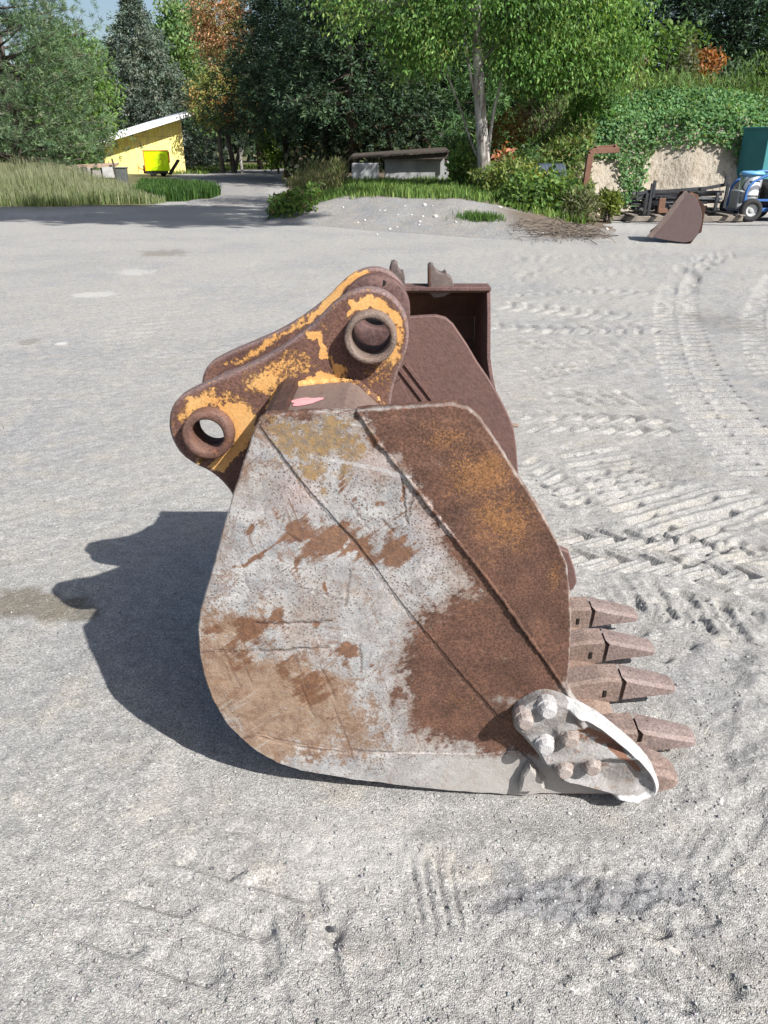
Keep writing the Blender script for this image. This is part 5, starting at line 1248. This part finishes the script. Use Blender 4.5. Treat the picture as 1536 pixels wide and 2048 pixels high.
for k, (px, Y, h, lab) in enumerate([(375, 90, 15.5, 'pale green poplar right behind the spruce top'), (200, 100, 12.5, 'pale poplar seen over the roof left of the spruce'), (240, 104, 12.0, 'small pale poplar crown touching the left side of the spruce'), (330, 98, 12.8, 'pale crown directly behind the spruce top'), (415, 96, 17, 'green poplar left of the orange maple top')]):
    b = gpos(px, Y); broadleaf(lab, b, [([(0, 0, -.1), (.1, 0, h * .5), (0, 0, h * .9)], .22, .04)], [((0, 0, h * .55), (2.6, 2.4, h * .45), 10)], 170, 42, .42, .22, [(.16, .27, .10), (.21, .31, .12), (.12, .21, .085)], [3, 3, 3], 30 + k, BARKM, limbs=8, clr=.6, group='pale poplars on the far side', droop=.1)
b = gpos(468, 63)
broadleaf('maple with an orange autumn top and forked grey trunk', b, [([(0, 0, -.1), (-.2, 0, 2.0), (-.9, 0, 4.5), (-1.2, 0, 8)], .24, .06), ([(.1, 0, .3), (.7, 0, 2.4), (1.0, 0, 5)], .16, .05)], [((-.4, 0, 11.2), (1.9, 1.7, 3.6), 8), ((-1.0, 0, 8.6), (.9, .9, 1.8), 2), ((.9, 0, 9.2), (1.0, .9, 1.5), 1)], 170, 44, .20, .10, [(.50, .27, .15), (.42, .25, .14), (.32, .27, .12), (.22, .26, .10)], [5, 3, 1.5, 1.5], 41, BARKM, limbs=12, clr=.42)
b = gpos(445, 62)
broadleaf('maple with olive and orange leaves right of the shed roof', b, [([(0, 0, -.1), (-.1, 0, 2.2), (.2, 0, 5.5)], .22, .06)], [((.3, 0, 4.9), (2.1, 1.8, 1.9), 6), ((1.6, 0, 3.8), (1.0, 1, .9), 2)], 210, 46, .19, .11, [(.27, .31, .10), (.40, .26, .10), (.19, .25, .075), (.31, .26, .11)], [4, 2, 3, 2], 42, BARKM, limbs=14, clr=.36)
b = gpos(484, 60)
broadleaf('slim young maple with orange brown leaves beside the driveway', b, [([(0, 0, -.1), (-.1, 0, 1.6), (.3, 0, 4.2)], .12, .04), ([(0, 0, 1.2), (.5, 0, 2.4), (.7, 0, 3.6)], .08, .03)], [((.2, 0, 4.1), (1.1, 1.0, .9), 5), ((.9, 0, 3.2), (.6, .6, .5), 1)], 70, 44, .24, .14, [(.32, .14, .05), (.22, .15, .05), (.16, .15, .045)], [4, 3, 2], 43, BARKG, limbs=10, clr=.32)
b = gpos(556, 60)
broadleaf('bright green bushy sapling at the far end of the driveway', b, [([(0, 0, -.1), (0, 0, 2), (.1, 0, 3.8)], .1, .03)], [((0, 0, 2.3), (1.2, 1.1, 2.1), 5)], 100, 44, .2, .12, [(.12, .21, .03), (.17, .25, .035), (.08, .14, .03)], [3, 2, 2], 44, BARKM, limbs=8, clr=.3, name='sapling')
DK = [(.052, .095, .05), (.075, .13, .06), (.034, .062, .038)]  # deep green; overshadowing by nearby trees is partly put into this colour
PROTO = {}
def shared_conifer(key, nproto, k, label, base, h, r, z0, seed, cols, wts, group, **kw):
    """the first nproto of a kind are grown, the others reuse their meshes turned and scaled"""
    L_ = PROTO.setdefault(key, [])
    if len(L_) < nproto:
        t = conifer(label, base, h, r, z0, seed, cols, wts, group=group, **kw); L_.append((t, h)); return t
    p, h0 = L_[k % nproto]; t = copy_tree(p); t.location = tuple(base); t.rotation_euler = (0, 0, 1.3 + 2.1 * k); q = h / h0; t.scale = (q * (.94 + .03 * (k % 5)), q, q); t['label'] = label; return t
for k, (px, Y, h, r, z0, lab) in enumerate([(574, 49, 11.5, 4.6, 2.6, 'dark pine with a bare straight trunk beside the driveway end'), (655, 45, 15, 4.4, 2.2, 'dark drooping pine left of the concrete store'), (705, 40, 15, 4.2, 2.6, 'dark pine standing behind the left end of the concrete store'), (775, 42, 16, 4.4, 2.0, 'dark pine behind the middle of the concrete store'), (850, 46, 16, 4.6, 1.6, 'dark pine behind the right end of the concrete store'), (615, 60, 16, 5, 1.0, 'dark pine far back between the drive and the store'), (730, 58, 17, 5.5, .8, 'deep shaded pine far behind the concrete store'), (930, 52, 16, 5, 1.0, 'dark pine far behind the pale barked tree'), (520, 74, 15, 5, 1.5, 'dark pine far behind the orange maples')]):
    shared_conifer('store', 4, k, lab, gpos(px, Y), h, r, z0, 50 + k, DK, [4, 2, 4], 'dark pines behind the store', kind='hemlock', nbr=130, per=13, blades=16, L=.22, W=.06, rad=.2, taper=.7)
conifer('young bright green pine behind the pale barked tree', gpos(955, 34), 5.6, 1.9, .3, 70, [(.10, .20, .07), (.13, .24, .085), (.07, .14, .06)], [3, 2, 2], 'pine', 80, 11, 12, .3, .034, rad=.09)
for k, (px, Y, h, r, lab) in enumerate([(1330, 37, 15, 4.4, 'dark pine on the bank above the orange sapling'), (1440, 35, 15, 4.2, 'dark pine on the bank near the right edge with green boughs'), (1560, 38, 16, 4.8, 'dark pine standing on the bank at the right edge'), (1240, 42, 15, 4.6, 'dark pine on the bank behind the pale tree crown'), (1140, 46, 16, 4.6, 'dark pine further left on the bank behind the tree crown'), (1700, 33, 17, 5, 'dark pine on the bank just past the right edge'), (1420, 48, 17, 5, 'tall dark pine deep behind the bank'), (1040, 44, 15, 4.6, 'dark pine right behind the pale trunk')]):
    shared_conifer('bank', 3, k, lab, gpos(px, Y), h, r, .6, 80 + k, [(.045, .09, .05), (.07, .13, .065), (.03, .058, .037)], [4, 2, 3], 'dark pines on the bank', kind='hemlock', nbr=130, per=13, blades=16, L=.22, W=.06, rad=.22, taper=.7)
conifer('leaning tall pine outside the frame whose shade falls over the drive mouth', np.array([11.0, 18.6, 0]), 22.5, 3.6, 14.2, 99, PINEC, [3, 2, 3, 1], 'pine', 110, 14, 16, .45, .1, rad=.11, taper=.55, lean=(-4.3 / 18, -8.9 / 18))

# --- distant wood
rng = np.random.default_rng(101); n = 16000
X = rng.uniform(-85, 60, n); Y = 112 + rng.uniform(0, 14, n); Z = rng.uniform(0, 1, n) ** .9 * (10 + 4 * vn(X * .25, Y * 0, 3))
link('distant_wood', leafmesh('distant_wood', np.stack([X, Y, Z], 1), unit(rng.normal(size=(n, 3))), unit(rng.normal(size=(n, 3)) + np.array([0, -.6, .6])), 1.5, .9, pal(n, [(.045, .075, .035), (.065, .10, .045), (.03, .05, .03)], [3, 2, 3], rng)), LEAF, label='dense dark green wood closing the view far behind the trees', cat='woodland', kind='stuff')
# undergrowth between the trunks behind the store
rng = np.random.default_rng(102); n = 14000; X = rng.uniform(-9, 12, n); Y = rng.uniform(38, 72, n); ok = (X > -.09 * Y - 1.2); X, Y = X[ok], Y[ok]; n = len(X)
Z = zt(X, Y) + rng.random(n) ** 1.6 * 2.0 * (.3 + vn(X * .8, Y * .3, 8))
link('undergrowth', leafmesh('undergrowth', np.stack([X, Y, Z], 1), unit(rng.normal(size=(n, 3))), unit(rng.normal(size=(n, 3)) + np.array([0, -.4, .8])), .30, .2, pal(n, [(.05, .075, .035), (.08, .10, .045), (.035, .045, .03), (.12, .09, .06)], [3, 2, 3, 1], rng)), LEAF, label='low dark undergrowth between the shaded trunks behind the store', cat='undergrowth', kind='stuff')

# --- tall weeds at the left
rng = np.random.default_rng(103)
def scatter(n, poly):
    P = np.array(poly); lo, hi = P.min(0), P.max(0); X = rng.uniform(lo[0], hi[0], n * 3); Y = rng.uniform(lo[1], hi[1], n * 3); m = inpoly(X, Y, poly); return X[m][:n], Y[m][:n]
WD = [tuple(AT(p, 330, Y)[:2]) for p, Y in ((-150, 25.5), (0, 25.3), (120, 25.8), (220, 26.5), (300, 26.6), (325, 27.6), (290, 31), (240, 36), (120, 37), (-150, 37))]
X, Y = scatter(27000, WD); n = len(X); cl = vn(X * .9, Y * .9, 4); ok = rng.random(n) < .35 + cl; X, Y = X[ok], Y[ok]; n = len(X); cl = vn(X * .6, Y * .6, 5)
hg = (.55 + .75 * cl) * rng.uniform(.6, 1.25, n) * (.55 + .45 * sstep(25.2, 27.5, Y)); c = pal(n, [(.21, .26, .11), (.26, .29, .15), (.15, .215, .08), (.30, .29, .19)], [4, 3, 4, 1], rng, .2); pxw = CX + F * X / (Y * CP + .6); hg = hg * np.interp(pxw, [-200, 60, 140, 240, 320], [1.0, .95, .72, .5, .3])
blades('tall_weeds', X, Y, np.zeros(n) - .02, hg, .024, .4, c, rng, tipcol=np.array([.29, .30, .19]), label='tall straw green weeds along the left side of the yard', cat='weeds', kind='stuff')
GP = [tuple(AT(p, 330, Y)[:2]) for p, Y in ((262, 29), (300, 28), (360, 28.2), (415, 29.5), (438, 31.5), (400, 35), (330, 37), (280, 38))]
X, Y = scatter(9000, GP); n = len(X); c = pal(n, [(.055, .12, .03), (.08, .155, .035), (.04, .085, .028)], [3, 3, 2], rng, .2)
blades('green_grass', X, Y, np.zeros(n) - .02, rng.uniform(.2, .55, n), .04, .4, c, rng, label='dark green grass patch between the weeds and the driveway', cat='grass', kind='stuff')
LW = [(-16, 60), (-5, 58), (2, 60), (2, 90), (-30, 90), (-18, 74)]
X, Y = scatter(9000, LW); n = len(X); c = pal(n, [(.10, .16, .04), (.14, .19, .05), (.07, .11, .035)], [3, 2, 2], rng, .2)
ok = ~((np.abs(X + 9) < 3.4) & (Y < 78)); blades('lawn_grass', X[ok], Y[ok], np.zeros(ok.sum()), rng.uniform(.12, .35, ok.sum()), .09, .5, c[ok], rng, label='short lawn grass under the maples at the far end of the drive', cat='grass', kind='stuff')
# --- grass on the mound
MG = [(-3.0, 21), (-1.5, 20.8), (.3, 20.2), (1.8, 19.3), (3.2, 18.6), (4.6, 18.6), (5.2, 21), (6, 25), (6, 31), (-3.0, 31), (-3.0, 26)]
X, Y = scatter(18000, MG); n = len(X); k = vn(X * 1.4, Y * 1.4, 6); ok = (rng.random(n) < .4 + k) & (Y > crest(X) + .7 + .9 * (vn(X * 1.5, Y * 1.5, 7) - .5)); X, Y, k = X[ok], Y[ok], k[ok]; n = len(X)
c = pal(n, [(.13, .235, .055), (.175, .28, .07), (.23, .30, .095), (.095, .17, .05)], [3, 3, 2, 2], rng, .2)
blades('mound_grass', X, Y, zt(X, Y) - .02, (.09 + .17 * k) * rng.uniform(.6, 1.3, n), .03, .5, c, rng, label='green grass covering the top of the gravel mound', cat='grass', kind='stuff')
# leafy weeds at the drive corner of the mound
def leafpatch(name, poly, n, zh, L, W, cols, w, label, cat, seed, kind='stuff', lean=.2, dens=None):
    r = np.random.default_rng(seed); P = np.array(poly); lo, hi = P.min(0), P.max(0); X = r.uniform(lo[0], hi[0], n * 3); Y = r.uniform(lo[1], hi[1], n * 3); m = inpoly(X, Y, poly)
    if dens is not None: m &= r.random(len(X)) < dens(X, Y)
    X, Y = X[m][:n], Y[m][:n]; n = len(X); hh = zh * (.35 + .9 * vn(X * 1.3, Y * 1.3, seed)); Z = zt(X, Y) + r.random(n) ** .7 * hh
    return link(name, leafmesh(name, np.stack([X, Y, Z], 1), unit(r.normal(size=(n, 3)) + np.array([0, 0, lean])), unit(r.normal(size=(n, 3)) * .8 + np.array([.2, -.3, .8])), L * r.uniform(.7, 1.3, n), W * r.uniform(.7, 1.3, n), pal(n, cols, w, r, .22)), LEAF, label=label, cat=cat, kind=kind)
leafpatch('leafy_weeds', [(-2.9, 20.4), (-2.3, 19.8), (-1.6, 20.1), (-1.7, 21.5), (-2.2, 24), (-3.0, 24.5)], 2600, .42, .13, .07, [(.09, .17, .035), (.12, .20, .045), (.06, .11, .03), (.17, .14, .07)], [4, 3, 2, 1], 'leafy green weeds at the driveway corner of the mound', 'weeds', 111)
leafpatch('dry_weeds', [(-2.9, 24.5), (-2.2, 23.5), (-1.2, 23.5), (-1.2, 29), (-2.9, 29)], 2600, .75, .22, .03, [(.19, .18, .09), (.22, .21, .11), (.13, .17, .06)], [3, 2, 3], 'dry brown weeds in front of the store beside the drive', 'weeds', 112, lean=2.0)

# --- shrubs right of the pale tree
def shrub(label, px, py, Y, r, n, L, W, cols, w, seed, name='shrub', cat='shrub', group=None, lean=.3, hz=None):
    rg = np.random.default_rng(seed); c = AT(px, py, Y); zb = zt1(c[0], Y); t = thing(name, label, cat, (c[0], Y, zb), 0, group); m = MB(); hz = hz or r
    top = max(.2, c[2] - zb)
    for k in range(9): a = rg.uniform(0, 6.28); branchtube(m, (rg.normal(0, .05), rg.normal(0, .05), -.05), (math.cos(a) * r * .7, math.sin(a) * r * .7, top + rg.uniform(-.4, .7) * hz), .018, .005, rg, .1, 4, 4)
    m.build('stems', BARKM, t, True)
    d = unit(rg.normal(size=(n, 3))); rad = rg.uniform(.2, 1, n) ** .5 * (.7 + .6 * vn(d[:, 0] * 3 + 5, d[:, 1] * 2 + d[:, 2] * 3, seed)); P = d * rad[:, None] * np.array([r, r, hz]) + np.array([0, 0, top]); P[:, 2] = np.maximum(P[:, 2], .02)
    cl = vn(P[:, 0] * 4, P[:, 2] * 4 + P[:, 1] * 3, seed)[:, None]
    link('leaves', leafmesh('leaves', P, unit(rg.normal(size=(n, 3)) + np.array([0, 0, lean])), unit(rg.normal(size=(n, 3)) * .8 + np.array([.3, -.3, .8])), L * rg.uniform(.7, 1.3, n), W * rg.uniform(.7, 1.3, n), pal(n, cols, w, rg, .18) * (.75 + .5 * cl)), LEAF, t); return t
GR = [(.12, .22, .055), (.17, .27, .07), (.085, .16, .045)]; YG = [(.21, .27, .07), (.16, .23, .06), (.27, .30, .09)]
shrub('leafy green shrub left of the pale trunk at the store end', 932, 335, 25.5, .62, 1700, .13, .07, GR + YG[:1], [3, 3, 2, 2], 121)
shrub('low yellow green shrub at the foot of the pale tree', 1030, 385, 21.5, .85, 1500, .12, .05, YG, [3, 3, 2], 122)
shrub('goldenrod plant with bright yellow flower heads', 1080, 378, 20.6, .36, 620, .09, .05, [(.55, .46, .02), (.42, .38, .03), (.14, .18, .04)], [3, 2, 2], 123, 'flowering_plant', 'plant')
shrub('dense green bramble in front of the ribbed pipe', 1105, 402, 19.7, .68, 1500, .13, .085, GR + YG[:1], [3, 3, 2, 1], 124)
shrub('green bramble directly behind the brush pile', 1050, 408, 19.4, .62, 1200, .12, .075, GR, [3, 3, 2], 125)
shrub('grey green weed clump between bramble and rusty post', 1160, 418, 19.2, .5, 900, .13, .04, [(.13, .15, .075), (.10, .13, .05), (.17, .17, .10)], [3, 2, 2], 126, lean=1.0)
shrub('small yellow green weed clump right of the rusty post', 1219, 408, 19.6, .30, 650, .13, .05, [(.19, .24, .05), (.15, .20, .045)], [2, 2], 127, lean=.8)
shrub('shrub with rust orange leaves behind the pale trunk', 1012, 278, 26, .8, 1100, .14, .07, [(.30, .14, .045), (.24, .16, .045), (.16, .17, .04)], [3, 3, 2], 128)
shrub('small shrub with salmon red leaves right of the pale trunk', 1008, 335, 22.8, .34, 300, .15, .09, [(.50, .20, .12), (.42, .18, .10), (.2, .16, .08)], [3, 2, 1], 129, hz=.55)
shrub('dark green shrub beside the ribbed pipe', 1045, 345, 23, .7, 1100, .13, .07, [(.05, .10, .035), (.08, .14, .04)], [3, 2], 130)
shrub('orange leaved sapling on top of the bank', 1413, 138, 29, .62, 420, .18, .10, [(.36, .15, .06), (.30, .16, .07)], [3, 2], 131, 'sapling', 'sapling')
shrub('vine covered grey green stump on top of the bank', 1372, 150, 28, .42, 700, .14, .07, [(.16, .17, .10), (.11, .13, .07)], [3, 2], 132, hz=1.0)
shrub('pale dry spire shaped weed on top of the bank', 1275, 150, 27, .24, 420, .15, .05, [(.22, .19, .12), (.16, .15, .09)], [3, 2], 133, hz=.95)
shrub('leafy green shrub on the bank under the tree crown', 1330, 120, 30, 1.25, 1500, .18, .10, GR, [3, 2, 3], 134, hz=1.3)
shrub('reddish brown twiggy shrub on the left slope of the bank', 1085, 230, 26.5, .9, 900, .2, .03, [(.20, .13, .10), (.16, .13, .09), (.12, .14, .06)], [3, 2, 2], 135, lean=1.2)
shrub('bright green shrub on the bank left of the vines', 1175, 255, 25.2, .75, 1100, .15, .07, [(.09, .20, .035), (.12, .24, .045)], [3, 2], 136)
shrub('blue green leafy shrub on the bank top at the right', 1470, 175, 27.5, .8, 900, .15, .08, [(.08, .14, .07), (.11, .17, .09)], [3, 2], 137)
shrub('green weeds behind the teal hopper at the right edge', 1560, 215, 26.0, 1.3, 1400, .22, .04, [(.10, .18, .05), (.14, .22, .06)], [3, 2], 138, lean=1.5)
leafpatch('bank_grass', [(2.6, 24), (5, 23.6), (7, 25.2), (16, 25.6), (20, 26), (20, 32), (3, 32), (2, 27)], 11000, .5, .30, .03, [(.14, .25, .07), (.18, .28, .09), (.11, .19, .06), (.23, .23, .11)], [4, 3, 3, 1], 'long green grass and weeds along the top of the bank', 'grass', 113, lean=1.8)
leafpatch('slope_weeds', [(3.0, 20.5), (5.2, 20.6), (5.5, 22.4), (5.9, 24.0), (5, 25), (2.4, 24.5)], 7000, .75, .16, .055, [(.17, .24, .07), (.12, .20, .06), (.23, .27, .09), (.20, .17, .09)], [3, 3, 2, 1], 'mixed green weeds on the slope between the pale tree and rusty post', 'weeds', 114, lean=.8)

# --- vines hanging over the sand bank
rng = np.random.default_rng(104); n = 90000; X = rng.uniform(3.2, 19, n); Y = rng.uniform(22.0, 26.2, n); Z = zbank(X, Y); topz = 3.05 * sstep(2.2, 7.2, X)
zd_ = Y * CP + (H - Z) * SP; vpx = CX + F * X / zd_; vpy = CY - F * (Y * SP - (H - Z) * CP) / zd_; low = np.interp(vpx, [1000, 1120, 1165, 1195, 1232, 1244, 1280, 1296, 1345, 1400, 1440, 1475, 1520, 1600], [350, 345, 325, 312, 330, 400, 405, 308, 292, 275, 300, 322, 335, 340]) + 46 * (fbm(X * 2.6, Y * 2.6, 105, 3) - .5)
rel = Z / np.maximum(topz, .3); drip = .50 + .55 * (fbm(X * .55 + 3, X * 0 + 1.7, 105, 3) - .5) * 2 + .22 * (fbm(X * 3.2, Y * 3.2, 106, 3) - .5)
tong = np.exp(-((X - AT(1262, 330, 22.8)[0]) / .36) ** 2) * .75 + np.exp(-((X - AT(1215, 330, 22.8)[0]) / .3) ** 2) * .25
ok = (vpy < low) & (Z > .08); P = np.stack([X, Y, Z], 1)[ok]
kk = min(40000, len(P)); P = P[rng.choice(len(P), kk, replace=False)]; n = len(P)
P[:, 1] -= rng.uniform(.0, .22, n); P[:, 2] += rng.uniform(-.02, .14, n); k = vn(P[:, 0] * 1.6, P[:, 2] * 2.2, 107)[:, None]
c = pal(n, [(.095, .21, .085), (.125, .25, .095), (.16, .285, .10), (.23, .31, .12)], [4, 4, 2, 1], rng, .18) * (.8 + .4 * k)
link('hanging_vines', leafmesh('hanging_vines', P, unit(rng.normal(size=(n, 3)) * .8 + np.array([0, -.5, -.6])), unit(rng.normal(size=(n, 3)) * .45 + np.array([.25, -.75, .55])), rng.uniform(.07, .13, n), rng.uniform(.06, .115, n), c, .06), LEAF, label='mat of green vines hanging over the pale sand bank', cat='vines', kind='stuff')
# --- tuft on the mound front
tc = AT(960, 460, 17.6); X = tc[0] + rng.normal(0, .22, 900); Y = 17.6 - .35 * (X - tc[0]) + rng.normal(0, .1, 900); n = len(X)
blades('grass_tuft', X, Y, zt(X, Y) - .01, rng.uniform(.05, .15, n), .016, .6, pal(n, [(.08, .165, .04), (.11, .20, .05)], [1, 1], rng), rng, label='lone green grass tuft growing on the front of the gravel mound', cat='grass', kind='stuff')
X, Y = G(1330, 1545)[:2]

# ------------------------------------------------------------------ stones and loose gravel
def rockmesh(name, seed, sub=1):
    bm = bmesh.new(); bmesh.ops.create_icosphere(bm, subdivisions=sub, radius=1); r = np.random.default_rng(seed)
    sc = np.array([1, r.uniform(.6, .95), r.uniform(.45, .75)])
    for v in bm.verts:
        k = 1 + r.normal(0, .13); v.co = Vector((v.co.x * sc[0] * k, v.co.y * sc[1] * k, v.co.z * sc[2] * k))
    me = bpy.data.meshes.new(name); bm.to_mesh(me); bm.free(); return me
STW = m_plain('pale_stone', (.60, .585, .56), .85, .15, 30); STG = m_plain('grey_stone', (.33, .33, .325), .9, .2, 30); STD = m_plain('dark_stone', (.15, .15, .155), .9, .2, 30)
RK = [rockmesh('stone', k) for k in range(6)]
RKS = []
for k, mt in enumerate((STW, STG, STD)):
    row = []
    for q in RK: c = q.copy(); c.materials.append(mt); row.append(c)
    RKS.append(row)
rr = np.random.default_rng(61)
def stone(p, size, mt, label, group):
    o = link('stone', RKS[mt][rr.integers(6)], None, None, label, 'stone', group, None, (p[0], p[1], p[2] + size * .25)); o.scale = (size,) * 3; o.rotation_euler = (rr.normal(0, .3), rr.normal(0, .3), rr.uniform(0, 6.28)); return o
def onmound(px, py):                                       # walk the view ray to the terrain
    d = ray(px, py); t = 12 / d[1]
    while t * d[1] < 40:
        p = d * t + np.array([0, 0, H])
        if p[2] < zt1(p[0], p[1]): return p
        t += .05
    return None
for px, py, r in ((686, 416, 7), (770, 422, 6), (760, 422, 5), (846, 434, 6), (872, 434, 9), (840, 444, 6), (780, 459, 6), (850, 411, 8), (810, 413, 5), (824, 430, 5), (838, 450, 5), (1000, 416, 10), (1213, 459, 9), (1161, 474, 8), (1200, 477, 5), (1213, 479, 4), (1210, 495, 4), (912, 445, 5), (730, 441, 5), (716, 446, 5), (796, 430, 4), (832, 448, 5), (795, 455, 5), (754, 470, 5), (865, 412, 4), (1029, 465, 4), (1085, 468, 6), (1250, 482, 5), (1275, 487, 5), (930, 420, 4)):
    p = onmound(px, py)
    if p is None: continue
    big = r >= 8; lab = ('largest pale stone near the grass edge of the gravel mound' if px == 1000 else 'large pale stone on the right end of the mound by the brush pile' if big and px > 1100 else 'small pale stone on the right end of the mound by the brush pile' if px > 1050 else 'large pale stone on the middle of the gravel mound face' if big else 'small pale stone on the left part of the gravel mound face' if px < 790 else 'small pale stone on the middle of the gravel mound face')
    stone(p, WPX(r, p[1]) * .55, 0, lab, None if px == 1000 else lab.split(' stone')[0] + ' stones ' + lab.split('stone ')[1])
for px, py, r, mt in ((1440, 1605, 12, 0), (1432, 1615, 10, 1), (1425, 1622, 10, 1), (1444, 1597, 8, 0), (1355, 1620, 8, 1), (1138, 1612, 6, 1), (1141, 1621, 8, 0), (1426, 1210, 8, 1), (1390, 1248, 7, 1), (1300, 1270, 7, 1), (1284, 1208, 5, 0), (1490, 1608, 5, 1), (1476, 1520, 6, 1), (1530, 1580, 7, 1), (1130, 1780, 7, 1), (1225, 1775, 6, 0), (1240, 1771, 5, 1), (1400, 1760, 6, 0), (1393, 1803, 6, 1), (1355, 1832, 6, 0), (1345, 1827, 5, 1), (1280, 811, 5, 0), (1415, 786, 4, 0), (1512, 1880, 8, 1), (1500, 1870, 6, 0), (1280, 2003, 10, 0), (1330, 2030, 8, 0), (806, 1945, 6, 0), (788, 1957, 5, 0), (745, 1795, 5, 1), (1178, 1885, 7, 1), (1195, 1830, 6, 1), (1080, 1610, 4, 1), (1375, 1900, 5, 1), (470, 1860, 6, 0), (395, 1727, 5, 1), (80, 1632, 8, 0), (148, 1722, 6, 0), (420, 1620, 4, 0), (250, 1690, 5, 0)):
    p = G(px, py); p[2] = float(zyard(np.array([p[0]]), np.array([p[1]]))[0])
    tone = ('pale', 'grey', 'dark')[mt]; wh = ('in the cluster right of the side cutter' if 1340 < px < 1500 and 1590 < py < 1630 else 'among the tyre prints right of the teeth' if py < 1300 and px > 1200 and py > 1000 else 'among the far tyre prints on the right' if py < 1000 else 'directly below the side cutter' if py < 1630 and px < 1200 and px > 1000 else 'on the loose gravel at the right edge' if px > 1450 and py < 1620 else 'around the dark gravel patch at lower right' if px > 1100 and py < 1850 else 'in the bottom right corner of the yard' if px > 1100 else 'near the small hole in the foreground' if px > 700 else 'on the foreground gravel at lower left')
    stone(p, WPX(r, p[1]) * .55, mt, 'small ' + tone + ' stone ' + wh, tone + ' stones ' + wh)
p = G(669, 1858); p[2] = -.005; o = stone(p, .014, 2, 'dark clod in a small hole in the foreground gravel', None)
o.pop('group', None) if False else None
if 'group' in o.keys(): del o['group']
# uncountable small pebbles: one object
rr = np.random.default_rng(62); N = 22000
Yp = 0.55 / (rr.random(N) * (1 - .55 / 7.5) + .55 / 7.5); Xp = rr.uniform(-.62, .62, N) * (Yp * CP + .68)
sz = .0015 + .0042 * rr.random(N) ** 4 + .0005 * Yp
keep = ~inpoly(Xp, Yp, [(-.42, 1.62), (.5, 1.58), (.62, 2.58), (-.42, 2.6)]); Xp, Yp, sz = Xp[keep], Yp[keep], sz[keep]; N = len(Xp)
Zp = zyard(Xp, Yp)
base = np.array([(1, 0, 0), (-.5, .85, 0), (-.5, -.85, 0), (.1, .05, .75), (-.2, 0, -.5)]); tri = np.array([(0, 1, 3), (1, 2, 3), (2, 0, 3), (0, 2, 1)])
V = base[None] * (1 + rr.normal(0, .28, (N, 5, 3))); a = rr.uniform(0, 6.28, N); ca, sa = np.cos(a)[:, None], np.sin(a)[:, None]
Vx = V[:, :, 0] * ca - V[:, :, 1] * sa; Vy = V[:, :, 0] * sa + V[:, :, 1] * ca
V = np.stack([Vx, Vy, V[:, :, 2]], 2) * sz[:, None, None] + np.stack([Xp, Yp, Zp + sz * .2], 1)[:, None]
me = mesh_np('loose_gravel', V.reshape(-1, 3), (np.arange(N)[:, None, None] * 5 + tri).reshape(-1, 3))
g = rr.choice([.26, .31, .35, .46, .17], N, p=[.25, .35, .24, .10, .06])[:, None] * np.array([1, .985, .96]) * (1 + rr.normal(0, .04, (N, 3))); attr_c(me, 'col', np.repeat(np.clip(g, .05, .7), 5, 0))
t = NT('pebble'); t.done(t.attr('col', 'Color'), .9, 0, None, .2)
link('loose_gravel', me, t.m, label='small loose pebbles strewn over the grey yard', cat='gravel', kind='stuff')
# straw caught by the second tooth
rr = np.random.default_rng(63); m = MB(); c = G(1290, 1492)
for k in range(34):
    a = rr.uniform(0, 6.28); L = rr.uniform(.03, .09); p = np.array([c[0] + rr.normal(0, .02), c[1] + rr.normal(0, .02), rr.uniform(.0, .03)]); m.tube([p, p + np.array([math.cos(a) * L, math.sin(a) * L, rr.uniform(-.005, .02)])], [.0012, .0007], 4)
m.build('straw_wisp', m_plain('dry_straw', (.55, .46, .28), .8, .2), None, label='wisp of dry straw behind the side cutter', cat='straw')
